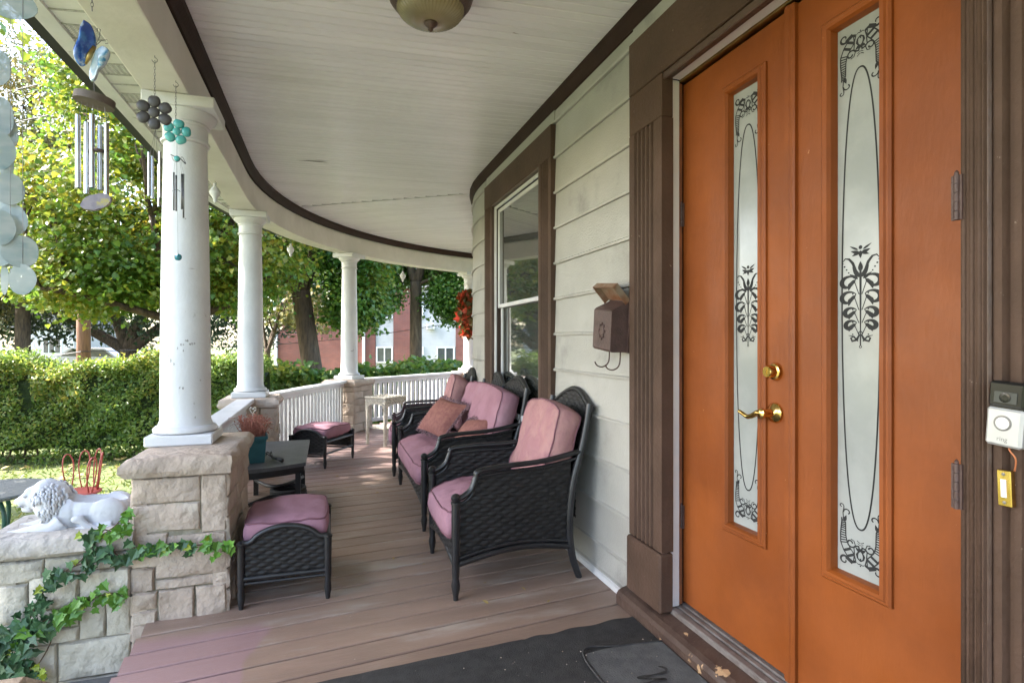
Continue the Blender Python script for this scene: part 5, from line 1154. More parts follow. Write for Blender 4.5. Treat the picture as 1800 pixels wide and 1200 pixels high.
# ------------------------------------------------------------------ lion statue on the stair wall
LY = 2.965
def lp(zx, zy, dy=0): q = ray_y(zx / 6, 780 + zy / 6, LY); return Vector((q[0], LY + dy, q[2]))
K = 2.60 / 6000                                               # zoomed pixel -> metres at the lion
lion = thing('lion_statue', 'white cast stone lion planter lying on the stair wall coping', 'statue')
lb = MB()
lb.ell(lp(1000, 690), (340 * K, .078, 175 * K)); lb.ell(lp(760, 720), (170 * K, .078, 190 * K)); lb.ell(lp(1190, 690), (190 * K, .082, 165 * K)); lb.ell(lp(1080, 830), (300 * K, .08, 60 * K))
for s in (-1, 1):
    lb.tube([lp(720, 780, s * .045), lp(620, 850, s * .055), lp(430, 880, s * .055), lp(230, 925, s * .052), lp(80, 945, s * .050)], [.052, .042, .030, .024, .022], 12); lb.ell(lp(70, 945, s * .050), (.032, .024, .018)); lb.ell(lp(60, 955, s * .050), (.04, .026, .012))
    lb.ell(lp(1190, 690, s * .060), (165 * K, .035, 160 * K)); lb.tube([lp(1260, 800, s * .075), lp(1080, 850, s * .085), lp(960, 850, s * .085)], [.030, .024, .020], 10); lb.ell(lp(950, 845, s * .085), (.034, .020, .020))
lb.tube([lp(1320, 780, -.05), lp(1200, 845, -.095), lp(1020, 790, -.10), lp(930, 730, -.095)], [.014, .012, .012, .016], 8); lb.ell(lp(915, 725, -.095), (.026, .016, .018))
# head
lb.ell(lp(430, 560), (130 * K, .052, 120 * K)); lb.tube([lp(400, 540), lp(300, 580), lp(205, 622)], [.048, .034, .022], 12); lb.ell(lp(215, 600), (.022, .022, .016)); lb.ell(lp(185, 612), (.012, .015, .012)); lb.tube([lp(330, 660), lp(270, 680), lp(235, 690)], [.026, .018, .012], 10)
lb.ell(lp(345, 490), (60 * K, .040, 40 * K))
for s in (-1, 1): lb.ell(lp(310, 520, s * .032), (.014, .010, .008)); lb.ell(lp(500, 470, s * .055), (.022, .012, .022))
lb.ell(lp(560, 600), (160 * K, .078, 205 * K)); lb.ell(lp(500, 480), (120 * K, .065, 110 * K)); lb.ell(lp(590, 720), (130 * K, .075, 100 * K))
me = lb.mesh('lion_source'); tmp = bpy.data.objects.new('lion_source', me); COL.objects.link(tmp)
rm = tmp.modifiers.new('r', 'REMESH'); rm.mode = 'VOXEL'; rm.voxel_size = .0042; smo = tmp.modifiers.new('s', 'SMOOTH'); smo.factor = .5; smo.iterations = 4
cv = MB().ell(lp(1070, 525, -.006), (300 * K, .060, 105 * K), None, 24, 16); cob = bpy.data.objects.new('hollow', cv.mesh('hollow')); COL.objects.link(cob)
bo = tmp.modifiers.new('b', 'BOOLEAN'); bo.operation = 'DIFFERENCE'; bo.object = cob; bo.solver = 'EXACT'
bm_ = bpy.data.meshes.new_from_object(tmp.evaluated_get(bpy.context.evaluated_depsgraph_get())); bpy.data.objects.remove(tmp); bpy.data.objects.remove(cob)
bm_.name = 'lion_body'; bm_.materials.clear(); bm_.materials.append(MT['lion']); bm_.shade_smooth(); link('body', bm_, lion)
mn = MB(); rnd = random.Random(9)
for s in (-1, 1):
    for ring_ in range(7):
        for k in range(15):
            a = R(-60 + 250 * k / 14) ; ex, ey = 150 + 0 * ring_, 195
            f0 = .35 + .65 * ring_ / 6
            c0 = lp(560 - 60 * (1 - f0), 600 - 30 * (1 - f0)); x = c0.x + math.cos(a - R(40)) * ex * K * f0 * 1.02; z = c0.z + math.sin(a - R(40)) * ey * K * f0 * 1.02
            dy = .083 * math.sqrt(max(0, 1 - (f0 * .93) ** 2)) + .003
            p = Vector((x, LY + s * dy, z)); q = p + Vector((rnd.uniform(.0, .012), s * .002, -rnd.uniform(.022, .034))); mid = (p + q) / 2 + Vector((rnd.choice((-1, 1)) * .005, s * .004, 0))
            mn.tube(bez([p, mid, q], 3), [.0045, .006, .006, .0058, .005, .004, .002], 6)
ob('mane', mn, MT['lion'], lion, smooth=True, kind='stuff')
sl_ = MB().ell(lp(1080, 640, .01), (250 * K, .045, .006)); ob('soil', sl_, MT['soil'], lion)
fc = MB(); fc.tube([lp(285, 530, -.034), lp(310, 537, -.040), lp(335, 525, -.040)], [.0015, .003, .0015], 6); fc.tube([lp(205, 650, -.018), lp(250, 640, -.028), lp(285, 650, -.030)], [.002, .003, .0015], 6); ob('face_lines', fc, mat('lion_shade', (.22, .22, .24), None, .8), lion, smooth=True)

# ------------------------------------------------------------------ ivy
ivy = thing('ivy', 'green ivy trailing over the stair wall and pedestal', 'ivy')
IV = [(0, 0), (.10, .20), (.02, .46), (.30, .34), (.48, .40), (.62, .18), (1.0, 0)]
def ivy_mesh(name, m_, curl):
    v = []; f = []
    for s in (1, -1):
        b_ = len(v); v += [Vector((x - .1, s * y, curl * abs(y) - .10 * x * x)) for x, y in IV]; f.append(tuple(range(b_, b_ + len(IV)))[::s])
    me = MB().add(v, f).mesh(name, m_); return me
ims = [[ivy_mesh('leaf', MT[k], c) for c in (.12, .3, .5)] for k in ('ivyD', 'ivyL', 'ivyY')]
rnd = random.Random(21)
def iv(px, py): q = ray_y(px, py, WY - .035); return Vector(q)
v1 = [(398, 958), (372, 955), (345, 958), (318, 955), (290, 957), (262, 962), (236, 966), (212, 978), (188, 962), (158, 984), (128, 996), (100, 1012), (82, 1030), (70, 1052), (58, 1075), (48, 1095)]
v2 = [(215, 1043), (192, 1042), (168, 1050), (145, 1062), (122, 1070), (98, 1080), (75, 1092), (50, 1105), (22, 1110), (5, 1120)]
v3 = [(228, 895), (222, 918), (205, 935), (182, 930), (165, 940), (150, 955), (176, 975)]
v4 = [(75, 1184), (60, 1178), (45, 1170), (20, 1160), (5, 1150)]
stm = MB()
def leaf(p, s, kind, face=1):
    o = link('leaf', rnd.choice(ims[kind]), ivy); o.location = p
    o.rotation_mode = 'XYZ'; tilt = R(78) + rnd.gauss(0, .30)
    o.rotation_euler = Matrix.Rotation(rnd.gauss(0, .35), 3, 'Z').to_4x4().to_3x3() @ Matrix.Rotation(tilt, 3, 'X') @ Matrix.Rotation(rnd.choice((-1, -1, -1, 1)) * PI / 2 + rnd.gauss(0, .7), 3, 'Z') if False else (tilt, 0, rnd.gauss(0, .35))
    Mx = Matrix.Rotation(rnd.gauss(0, .35), 3, 'Z') @ Matrix.Rotation(tilt, 3, 'X') @ Matrix.Rotation(-PI / 2 + rnd.gauss(0, .8), 3, 'Z')
    o.rotation_euler = Mx.to_euler(); o.scale = (s, s, s)
cnt = 0
for vi, vv in enumerate((v1, v2, v3, v4)):
    pts = [iv(*p) for p in vv]; cur = bez(pts, 3); stm.tube(cur, .0028, 5)
    for i, p in enumerate(cur):
        fr_ = i / len(cur)
        for _ in range(3 if vi != 2 else 2):
            q = p + Vector((rnd.gauss(0, .018), -rnd.uniform(.0, .02), rnd.gauss(0, .017)))
            kind = (1 if fr_ < .42 else 0) if vi in (0,) else (1 if fr_ < .55 else 0)
            if vi == 0 and .12 < fr_ < .42: kind = 0 if rnd.random() < .6 else 1
            if vi == 3: kind = 2 if fr_ < .3 else 0
            if rnd.random() < .05: kind = 2
            leaf(q, rnd.choice((1, 1, .7)) * rnd.uniform(.036, .058) if kind != 2 else rnd.uniform(.025, .04), kind); cnt += 1
for _ in range(80):
    px, py = rnd.uniform(-15, 95), rnd.uniform(1085, 1190)
    if px > 60 + (1150 - py) * .3 and py > 1120: continue
    leaf(iv(px, py) + Vector((0, -rnd.uniform(0, .05), 0)), rnd.uniform(.042, .066), 0 if rnd.random() < .85 else 1)
for a, b_ in (((228, 895), (150, 955)), ((150, 955), (128, 996)), ((48, 1095), (20, 1160)), ((98, 1080), (60, 1178))):
    p, q = iv(*a), iv(*b_); stm.tube(bez([p, (p + q) / 2 + Vector((.015, .005, -.01)), q], 5), .0025, 5)
ob('stem', stm, MT['ivystem'], ivy)

# ------------------------------------------------------------------ lawn furniture
rc_ = thing('garden_chair', 'red wire parlour chair standing on the lawn behind the lion', 'chair', (*c2w(136, 5.6), GZ), R(-40)); 
Lw = MB(); 
for k in range(4):
    a = R(45 + 90 * k); Lw.tube([(.15 * math.cos(a), .15 * math.sin(a), .44), (.20 * math.cos(a), .20 * math.sin(a), 0)], .008, 6)
Lw.tube([(.16 * math.cos(2 * PI * i / 24), .16 * math.sin(2 * PI * i / 24), .2) for i in range(25)], .005, 5, False); ob('leg_frame', Lw, MT['redmetal'], rc_)
Sd = MB().lathe([(.19, .435), (.20, .44), (.20, .452), (.185, .458), (.001, .458)], 32); ob('seat', Sd, MT['redmetal'], rc_)
for k in range(5):
    a = R(90 - 72 + 36 * k); am = R(90 + (36 * (k - 2)) * 1.15); wd = .062; mb = MB()
    h_ = .84 - .02 * abs(k - 2); pts = []
    for i in range(25):
        q = i / 24; sx = math.sin(2 * PI * q) * 0
        an = am + (q - .5) * 0; z = .455 + (h_ - .455) * math.sin(PI * q) ** .75; off = wd * (math.cos(PI * q)) * (.25 + .75 * math.sin(PI * q) ** .6 * 1.3)
        rr = .165 + .045 * (z - .455) / .4
        pts.append((rr * math.cos(am + off / rr * 1.0), rr * math.sin(am + off / rr * 1.0), z))
    mb.tube(pts, .0065, 6); 
    mb.tube([( (.185 + .035) * math.cos(am), (.185 + .035) * math.sin(am), .62), ((.25) * math.cos(am), .25 * math.sin(am), h_)], .004, 5) if False else None
    ob('back_loop', mb, MT['redmetal'], rc_, smooth=True)
gt = thing('garden_table', 'weathered round plank table with green leg on the lawn behind the lion', 'table', (*c2w(-25, 4.75), GZ))
m = MB().lathe([(.40, .655), (.425, .66), (.43, .68), (.42, .69), (.001, .69)], 40); ob('table_top', m, MT['weathered'], gt, auto=40)
for k in range(3):
    a = R(-40 + 120 * k); m = MB().tube(bez([(.16 * math.cos(a), .16 * math.sin(a), .655), (.26 * math.cos(a), .26 * math.sin(a), .50), (.24 * math.cos(a), .24 * math.sin(a), .2), (.34 * math.cos(a), .34 * math.sin(a), 0)], 5), .017, 8); ob('leg', m, MT['green'], gt, smooth=True)

# ------------------------------------------------------------------ vegetation
def clumps(n, c, r, shell=.55, rr=RNG):
    d = rr.normal(size=(n, 3)); d /= np.linalg.norm(d, axis=1)[:, None]; k = shell + (1 - shell) * rr.random(n) ** .7
    return np.array(c) + d * k[:, None] * np.array(r)
def crown(blobs, nclump, per, sig, size, m_, shape, parent, name='crown', up=.9):
    allp = []; alln = []
    for c, r in blobs:
        C = clumps(nclump, c, r); 
        for q in C:
            k = int(per * RNG.uniform(.5, 1.5)); p = q + RNG.normal(size=(k, 3)) * np.array([sig, sig, sig * .6]); allp.append(p)
            o = (q - np.array(c)); o = o / (np.linalg.norm(o) + 1e-6)
            alln.append(RNG.normal(size=(k, 3)) * .75 + o * .7 + np.array([0, 0, up]))
    P_ = np.concatenate(allp); N_ = np.concatenate(alln)
    me = leafcloud(P_, N_, size, shape); me.materials.append(m_); return link(name, me, parent)
def limb(mb, p, d, L, r, depth, rnd):
    pts = [Vector(p)]; d = Vector(d).normalized(); n = 5
    for i in range(n):
        d = (d + Vector((rnd.gauss(0, .13), rnd.gauss(0, .13), rnd.gauss(.04, .08)))).normalized(); pts.append(pts[-1] + d * L / n)
    mb.tube(pts, [r * (1 - .55 * i / n) for i in range(n + 1)], 8 if depth > 1 else 5)
    if depth > 0:
        for k in range(3):
            q = pts[rnd.randint(2, n)]; dd = (d + Vector((rnd.gauss(0, .7), rnd.gauss(0, .7), rnd.gauss(.1, .4)))).normalized(); limb(mb, q, dd, L * .62, r * .5, depth - 1, rnd)
def tree(name, label, px, Z, rad, fork, blobs, nclump, per, sig, size, m_, shape, limbs, seed, lean=(0, 0), group='trees around the lawn and street'):
    x, y = c2w(px, Z); t = thing(name, label, 'tree', (x, y, GZ), 0, group); rnd = random.Random(seed); mb = MB()
    pts = [(0, 0, -.1), (0, 0, .12), (lean[0] * .2, lean[1] * .2, fork * .3), (lean[0] * .6, lean[1] * .6, fork * .65), (lean[0], lean[1], fork)]
    n = 14
    mb.tube(bez(pts, 4), [rad * (1.35 if i < 3 else 1.12 if i < 6 else 1 - .012 * i) for i in range(17)], n)
    for d, L, rr in limbs: limb(mb, (lean[0], lean[1], fork - .15), d, L, rr, 2, rnd)
    ob('trunk', mb, MT['bark'], t, smooth=True)
    crown(blobs, nclump, per, sig, size, m_, shape, t)
    return t
# big yellowing maple by the lawn (trunk hidden behind the nearest column)
def right(d, up=0, back=0):       # camera-right / up / away offsets in ground axes
    return (d * math.cos(YAW) + back * math.sin(YAW), -d * math.sin(YAW) + back * math.cos(YAW), up)
tree('maple_tree', 'yellowing green maple filling the view left of the nearest column', 330, 12.5, .24, 2.5,
     [(right(-1.2, 4.9, 0), (2.3, 2.3, 2.2)), (right(-2.5, 4.0, .3), (1.5, 1.6, 1.5)), (right(1.0, 4.6, .3), (1.6, 1.8, 2.0)), (right(-.9, 6.9, .2), (2.0, 2.0, 1.5)), (right(-1.2, 3.3, -.3), (2.2, 1.6, .7))],
     150, 72, .25, .108, MT['mapleL'], MAPLE, [((-.7, .1, .7), 2.6, .13), ((.5, .3, .9), 2.8, .14), ((-.2, -.5, .8), 2.4, .12), ((.1, .2, 1), 3.2, .15), ((-.95, -.1, .25), 2.6, .10), ((.9, -.1, .35), 2.2, .09)], 3)
tree('maple_tree', 'green maple with a stout leaning trunk between the second and third columns', 556, 15.5, .30, 3.3,
     [(right(-.9, 5.3, 1.0), (2.0, 1.3, 1.5)), (right(1.05, 4.5, .2), (1.0, 1.0, 1.1)), (right(-.5, 7.0, 0), (2.6, 2.4, 1.6)), (right(-2.3, 4.2, .2), (1.1, 1.2, 1.5)), (right(1.4, 6.2, 0), (1.9, 1.8, 1.6)), (right(1.0, 3.1, .3), (.6, .7, .8))],
     120, 72, .26, .112, MT['mapleG'], MAPLE, [((-.35, -.1, .9), 3.2, .18), ((.4, .1, .8), 2.8, .13), ((-.6, .2, .6), 2.4, .11), ((.1, -.3, 1), 3, .12)], 5, lean=right(-.42)[:2])
tree('maple_tree', 'green maple with a forked trunk in front of the brick apartment building', 731, 21.5, .26, 4.2,
     [(right(-2.3, 5.2, .2), (1.5, 1.5, 1.3)), (right(2.1, 5.0, .2), (1.4, 1.5, 1.5)), (right(0, 6.9, .2), (3.2, 2.8, 1.5)), (right(1.9, 3.7, .0), (.9, .9, .5)), (right(-3.2, 5.5, 0), (1.4, 1.5, 1.3)), (right(-1.8, 3.9, .2), (1.1, 1.1, .95)), (right(1.6, 3.6, .2), (1.0, 1.1, .9)), (right(-.1, 5.0, 1.6), (1.6, .8, .8))],
     120, 75, .29, .125, MT['mapleG'], MAPLE, [((-.35, .0, .9), 2.6, .17), ((.42, .05, .85), 3.0, .18), ((.95, -.2, .25), 2.6, .07)], 8)
tree('locust_tree', 'tall olive tree with fine leaves at the far left behind the wires', 40, 24, .30, 5,
     [(right(-2, 8.0, 0), (4.2, 3.5, 3.6)), (right(-3.0, 13.0, 0), (4.5, 3.5, 4.2)), (right(1.6, 11.0, .5), (2.6, 3, 3.0)), (right(-3, 4.2, -1), (3.5, 3, 2.0)), (right(1.5, 5.5, 0), (3, 3, 2.0))],
     170, 95, .40, .17, MT['oliveL'], OVAL, [((-.4, 0, .9), 5, .2), ((.4, .2, .9), 5, .2), ((0, -.3, 1), 5, .18), ((-.8, .2, .5), 4, .14)], 12)
tree('spruce_tree', 'dark broad tree with several trunks low behind the hedge', 225, 27, .42, 1.6,
     [(right(-3.0, 3.6, 0), (3.4, 2.6, 1.6)), (right(2.6, 3.6, 0), (3.4, 2.6, 1.7)), (right(0, 6.2, .5), (4.5, 3, 2.4)), (right(6.5, 4.4, .5), (3.0, 2.6, 2.6)), (right(-7, 3.8, 0), (3, 2.4, 1.6))],
     80, 50, .45, .24, MT['darkL'], OVAL, [((-.8, 0, .5), 5, .28), ((.8, 0, .5), 5, .28), ((-.3, .2, .9), 5, .3), ((.35, -.2, .9), 5, .3)], 14)
tree('birch_tree', 'small crooked tree with sparse orange leaves beside the brick wall', 470, 19, .12, 1.7,
     [(right(.3, 3.4, 0), (1.3, 1.1, .9)), (right(1.5, 3.0, .2), (1.0, .9, .7))], 34, 22, .28, .15, MT['oliveL'], MAPLE, [((.5, 0, .8), 1.8, .07), ((-.4, .1, .8), 1.6, .06), ((.1, .3, 1), 1.8, .06)], 17)
tx = lambda x, y: (900 + 1000 * (x * math.cos(YAW) - y * math.sin(YAW)) / (x * math.sin(YAW) + y * math.cos(YAW)), x * math.sin(YAW) + y * math.cos(YAW))
tree('maple_tree', 'green maple added beyond the left edge of the view to shade the stairs and near deck', *tx(-5.9, 4.5), .24, 2.8,  # unseen tree, added to keep direct sun off the near deck
     [((-.3, 0, 6.9), (2.6, 2.9, 1.9)), ((.6, -.6, 5.3), (2.2, 2.5, .9)), ((-1.0, .4, 8.3), (2.2, 2.4, 1.5))], 120, 46, .34, .18, MT['mapleL'], MAPLE, [((-.5, .1, .8), 2.6, .13), ((.5, .3, .9), 2.8, .14), ((0, -.4, 1), 3.0, .14)], 41)
tree('maple_tree', 'green maple added beyond the left edge of the view, at the middle of the lawn, to shade the far deck', *tx(-6.5, 8.9), .24, 2.8,  # second unseen tree, added to limit sun patches on the far deck
     [((0, -.5, 6.9), (2.4, 2.8, 2.0)), ((-.6, -.8, 5.4), (1.6, 2.2, 1.2))], 95, 38, .36, .17, MT['mapleL'], MAPLE, [((-.5, .1, .8), 2.6, .13), ((.5, .3, .9), 2.8, .14), ((0, -.4, 1), 3.0, .14)], 43)
far = thing('treeline', 'distant mixed trees behind the houses', 'trees', (0, 0, GZ), kind='stuff')
crown([((*c2w(px, Z), h_ * .60), (7.5, 4, h_ * .62)) for px, Z, h_ in ((-1500, 26, 9), (-1050, 34, 10), (-750, 40, 10), (-430, 45, 10), (-150, 48, 9), (60, 52, 11), (260, 50, 9), (430, 55, 9), (620, 62, 10), (800, 66, 10), (980, 60, 9))], 70, 40, .8, .45, MT['darkL'], OVAL, far, 'leaves')

# hedge: dense box of small leaves, ragged top; a stretch of larger-leaved shrubs behind the railings
def hedge(name, label, pa, pb, depth, h, n, size, m_, shape, seed, cat='hedge', rag=.10):
    a = np.array([*c2w(*pa)]); b = np.array([*c2w(*pb)]); L = np.linalg.norm(b - a); u = (b - a) / L; w_ = np.array([-u[1], u[0]])
    t = thing(name, label, cat, (a[0], a[1], GZ), math.atan2(u[1], u[0])); r = np.random.default_rng(seed)
    s = r.uniform(0, L, n); k = r.random(n)
    q = r.uniform(-1, 1, n); z = r.uniform(0, 1, n) ** .8
    hh = h * (1 + .06 * np.sin(s * 1.9) + .04 * np.sin(s * 5.3 + 1) ) ; top = k < .34
    z = np.where(top, hh + r.normal(0, rag * .6, n), z * hh); dd = np.where(top, q * depth / 2, np.sign(q) * depth / 2 * (1 - .35 * r.random(n) ** 2) + .10 * np.sin(s * 3.1 + z * 4) + .06 * np.sin(s * 7.7 - z * 9))
    inner = r.random(n) < .12; dd = np.where(inner, q * depth / 2, dd)
    P_ = np.c_[s, dd, z]; N_ = r.normal(size=(n, 3)) * .7 + np.c_[np.zeros(n), np.where(top, 0, np.sign(dd) * .8), np.where(top, 1, .45)]
    keep = (noise_arr(P_ * 2.6) > -.44) | top
    P_[:, 2] += np.where(top, np.maximum(0, noise_arr(P_ * np.array([1.3, 1, 0]))) * rag * 1.4, 0)
    me = leafcloud(P_[keep], N_[keep], size, shape); me.materials.append(m_); link('foliage', me, t, kind='stuff')
    core = MB()
    def cf(k, j):
        a_ = 2 * PI * k; x = L * j; ca, sa = math.cos(a_), math.sin(a_)
        yy = math.copysign(abs(ca) ** .4, ca) * (depth / 2 - .22); zz = h * .5 + math.copysign(abs(sa) ** .4, sa) * (h * .5 - .17)
        q_ = .10 * noise.noise(Vector((x * 2.3, yy * 5, zz * 3.1))) + .05 * noise.noise(Vector((x * 7, yy * 9, zz * 8)))
        return Vector((x, yy * (1 + q_ * 1.5), max(.22 + q_ * 2, zz * (1 + q_ * .6))))
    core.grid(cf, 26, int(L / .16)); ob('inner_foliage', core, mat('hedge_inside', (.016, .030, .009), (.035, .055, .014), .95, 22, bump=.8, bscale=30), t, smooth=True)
    sm_ = MB(); rr = random.Random(seed)
    for i in range(int(L / .13)):
        x = i * .13 + rr.uniform(-.04, .04); yy = rr.uniform(-.15, .15); sm_.tube([(x, yy, 0), (x + rr.gauss(0, .06), yy + rr.gauss(0, .06), h * .5), (x + rr.gauss(0, .14), yy + rr.gauss(0, .1), h * .95)], [.016, .011, .004], 5)
    ob('stem', sm_, MT['bark'], t, kind='stuff'); return t
def noise_arr(p): return np.array([noise.noise(Vector(q)) for q in p])
hedge('privet_hedge', 'long clipped green hedge with yellow leaves across the back of the lawn', (-620, 8.45), (470, 9.9),      .84, 1.54, 92000, .066, MT['hedgeL'], OVAL, 31)
hedge('shrub_border', 'bright green broad-leaved shrubs outside the railing', (385, 10.6), (850, 13.8), .9, 1.18, 15000, .13, MT['shrubL'], MAPLE, 33, 'shrubs', rag=.16)
# grass near the house, fallen leaves
n = 26000; gx = RNG.uniform(-8.5, -.9, n); gy = RNG.uniform(1.5, 12.5, n)
me = leafcloud(np.c_[gx, gy, np.full(n, GZ + .0)], np.c_[RNG.normal(0, 1, n), RNG.normal(0, 1, n), np.full(n, .35)], .075, LONG, .1); me.materials.append(MT['grass'])
link('grass', me, None, kind='stuff')
n = 420; me = leafcloud(np.c_[RNG.uniform(-8.5, -1.0, n), RNG.uniform(2.5, 12, n), np.full(n, GZ + .045)], np.c_[RNG.normal(0, .3, n), RNG.normal(0, .3, n), np.ones(n)], .10, MAPLE, .2); me.materials.append(MT['fallen']); link('lawn_leaf_litter', me, None, kind='stuff')
sp = [(.30, 3.95), (.18, 4.25), (.42, 3.62), (.50, 3.05), (.55, 3.42), (.22, 5.55), (.1, 5.3), (.75, 2.72), (.9, 2.62), (.36, 4.6), (.62, 4.95), (.7, 2.5), (.35, 3.2), (.98, 2.45)]
n = len(sp); me = leafcloud(np.array([(x, y, .006) for x, y in sp]), np.c_[RNG.normal(0, .2, n), RNG.normal(0, .2, n), np.ones(n)], .03, OVAL, .3); me.materials.append(MT['fallen']); link('deck_leaf_litter', me, None, kind='stuff')

gr = MB(); rg = random.Random(77)
for i in range(230):
    if i < 110: x, y = rg.uniform(-.3, 1.22), rg.uniform(1.5, 2.05); z = .013
    else: x, y = rg.uniform(-.5, 1.25), rg.uniform(2.2, 5.2); z = .001
    if i < 110 and .9 < x and y < 1.97: z = .021
    k = rg.uniform(.0012, .0032) * (1.6 if rg.random() < .1 else 1); a = rg.uniform(0, 6); q = [(k * math.cos(a + t) * rg.uniform(.7, 1.3), k * math.sin(a + t) * rg.uniform(.7, 1.3)) for t in (0, 1.6, 3.1, 4.7)]
    gr.add([(x + u, y + v, z) for u, v in q] + [(x, y, z + k * .7)], [(0, 1, 4), (1, 2, 4), (2, 3, 4), (3, 0, 4)])
ob('deck_grit', gr, mat('grit', (.50, .46, .38), (.30, .22, .14), .9, 60), kind='stuff')
# ------------------------------------------------------------------ street side: pole, wires, buildings
px_, py_ = c2w(147, 17)
pole = thing('utility_pole', 'brown wooden utility pole rising behind the hedge into the maple', 'utility pole', (px_, py_, GZ))
m = MB().tube([(0, 0, -.2), (0, 0, 2.5), (0, 0, 5), (0, 0, 9.5)], [.185, .175, .165, .14], 16); ob('post', m, MT['pole'], pole, smooth=True)
m = MB().cbox(-1.1, 1.1, -.06, .06, 8.9, 9.02, .01); ob('cross_arm', m, MT['pole'], pole)
for i, (za, zb_, lab) in enumerate(((8.9, 9.4, 'upper utility wire crossing the far left trees'), (8.0, 8.4, 'lower utility wire crossing the far left trees'), (.35, .4, 'thin cable running behind the hedge at the pole'))):
    a = Vector((*c2w(-500, 20), za - .4)); b_ = Vector((px_, py_ - .2, zb_ - .3 if i < 2 else .9)); c = Vector((*c2w(900, 26), (5.6, 4.9, 2.6)[i]))
    pts = [a.lerp(b_, k / 10) - Vector((0, 0, .35 * math.sin(PI * k / 10))) for k in range(11)] + [b_.lerp(c, k / 10) - Vector((0, 0, .45 * math.sin(PI * k / 10))) for k in range(1, 11)]
    m = MB().tube(pts, .012, 5); ob('utility_wire', m, MT['wire'], label=lab, category='wire')
# brick apartment block
BZ = 38.0; bx, by = c2w(484, BZ); ap = thing('apartment_building', 'two storey red brick apartment building with grey siding bays', 'apartment building', (bx, by, -1.0), -YAW + R(-4))
S = BZ / 1000
def bxp(px): return (px - 484) * S
def bz(py): return CAMH + (600 - py) * S + 1.0
top = bz(508); W = 17.0
m = MB().box(0, bxp(663), 0, 9, 0, top); m.box(bxp(695), bxp(737), 0, 9, 0, top); m.box(bxp(804), W, 0, 9, 0, top); ob('brick_wall', m, MT['brick'], ap)
m = MB().box(bxp(663), bxp(695), .12, 9, 0, top); m.box(bxp(737), bxp(804), .12, 9, 0, top); ob('siding_bay', m, MT['slate'], ap)
m = MB(); z = 0
while z < top - .2:
    for a, b_ in ((663, 695), (737, 804)): m.prism([(.10, z + .004), (.118, z + .19), (.125, z + .19), (.125, z + .004)], bxp(a) + .01, bxp(b_) - .01, lambda u, v, t_: Vector((t_, u - .012, v)))
    z += .2
ob('siding_strip', m, MT['slate'], ap, kind='stuff')
m = MB().box(-.3, W + .3, -.35, 9.3, top, top + .45); ob('roof_edge', m, mat('grey_roof_edge', (.32, .30, .29), (.26, .25, .24), .7, 3), ap)
dg = mat('dark_window_glass', (.05, .055, .06), (.09, .095, .10), .08, 1.5, spec=.8)
def win_(p0, p1, y0, y1):
    fr_ = link('window', None, ap); a, b_ = bxp(p0), bxp(p1); z0, z1 = bz(y1), bz(y0)
    f = MB(); t_ = .09
    f.box(a, a + t_, -.02, .10, z0, z1); f.box(b_ - t_, b_, -.02, .10, z0, z1); f.box(a + t_, b_ - t_, -.02, .10, z1 - t_, z1); f.box(a + t_, b_ - t_, -.05, .10, z0, z0 + t_); f.box((a + b_) / 2 - .035, (a + b_) / 2 + .035, -.015, .10, z0 + t_, z1 - t_); ob('frame', f, MT['wplastic'], fr_)
    for q in ((a + t_, (a + b_) / 2 - .035), ((a + b_) / 2 + .035, b_ - t_)): ob('pane', MB().box(q[0], q[1], .04, .06, z0 + t_, z1 - t_), dg, fr_)
for p0, p1 in ((664.5, 694), (725, 748), (770.5, 802)):
    win_(p0, p1, 609, 637); win_(p0, p1, 537, 560)
dp_ = MB()
for q in (484, 641): dp_.box(bxp(q), bxp(q) + .16, -.14, -.002, 0, top)
ob('downpipe', dp_, MT['wplastic'], ap)
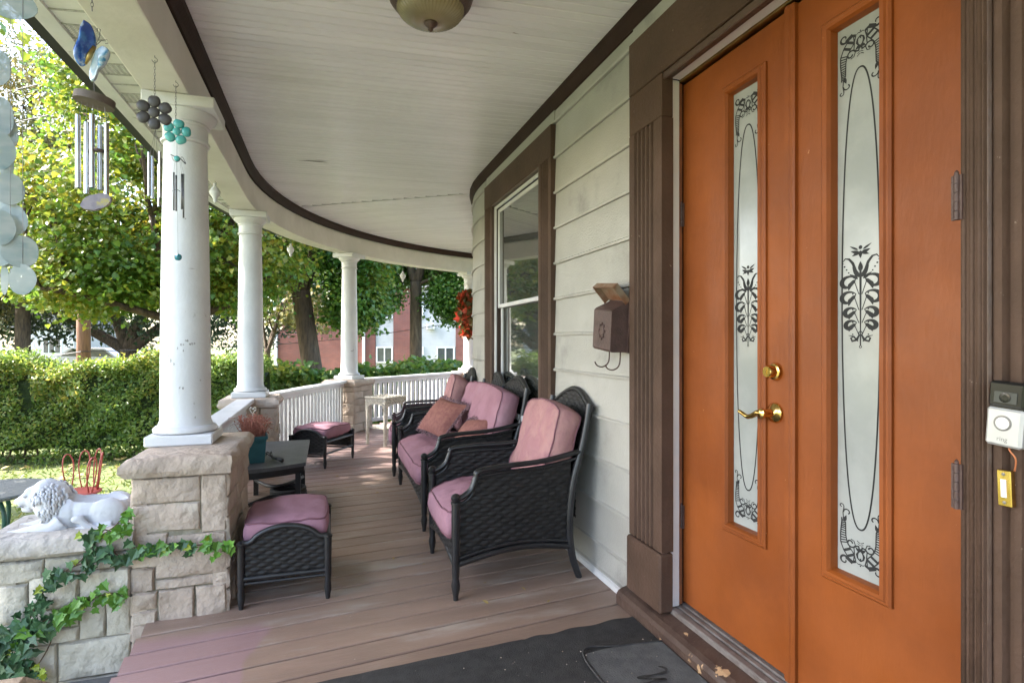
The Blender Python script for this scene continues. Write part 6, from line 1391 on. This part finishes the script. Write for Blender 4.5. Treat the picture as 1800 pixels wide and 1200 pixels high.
for q0, q1, y0, y1 in ((753, 767, 643, 653), (755, 768, 570, 579)):
    ac = MB().cbox(bxp(q0), bxp(q1), -.30, .05, bz(y1), bz(y0), .02); u_ = ob('air_conditioner', ac, MT['wplastic'], ap)
    g_ = MB(); 
    for k in range(5): g_.box(bxp(q0) + .06, bxp(q1) - .06, -.305, -.301, bz(y1) + .05 + k * .06, bz(y1) + .08 + k * .06)
    ob('grille', g_, MT['grey'], u_)
# white house far left behind the hedge
hx_, hy_ = c2w(30, 42); wh = thing('white_house', 'white clapboard house glimpsed under the trees behind the hedge', 'house', (hx_, hy_, GZ), -YAW)
m = MB().box(0, 4.2, 0, 5, 0, 3.0); ob('wall', m, MT['slate'], wh)
m = MB().prism([(-.3, 2.95), (2.1, 4.6), (4.5, 2.95)], -.3, 5.3, lambda u, v, t_: Vector((u, t_, v))); ob('roof', m, MT['grey'], wh)
w1 = link('window', None, wh); ob('frame', MB().box(1.9, 3.3, -.03, .02, 1.0, 2.3), MT['wplastic'], w1)
for k in range(3): ob('pane', MB().box(1.98 + .43 * k, 2.33 + .43 * k, -.05, -.031, 1.08, 2.22), dg, w1)
# pale parked car behind the hedge
cx_, cy_2 = c2w(178, 30); car = thing('parked_car', 'pale car parked on the street, glimpsed behind the hedge beside the pole', 'car', (cx_, cy_2, -.55), -YAW)
pc = mat('pale_car_paint', (.55, .58, .62), None, .25, coat=.6)
prof = [(-2.1, .35), (2.1, .35), (2.15, .75), (1.4, .92), (.75, 1.38), (-1.0, 1.42), (-1.75, .98), (-2.15, .85)]
m = MB().prism(prof, -.8, .8, lambda u, v, t_: Vector((u, t_, v))); ob('body', m, pc, car)
m = MB().prism([(1.2, .95), (.70, 1.32), (-.95, 1.36), (-1.5, 1.0)], -.81, .81, lambda u, v, t_: Vector((u, t_, v))); ob('side_window', m, dg, car)
for x in (-1.3, 1.3):
    for s in (-1, 1): ob('wheel', MB().lathe([(.33, -.1), (.33, .1)], 20, M=Matrix.Translation((x, s * .76, .33)) @ Matrix.Rotation(PI / 2, 4, 'X')), MT['rubber'], car)
print('objects', len(bpy.data.objects), 'ivy', cnt)
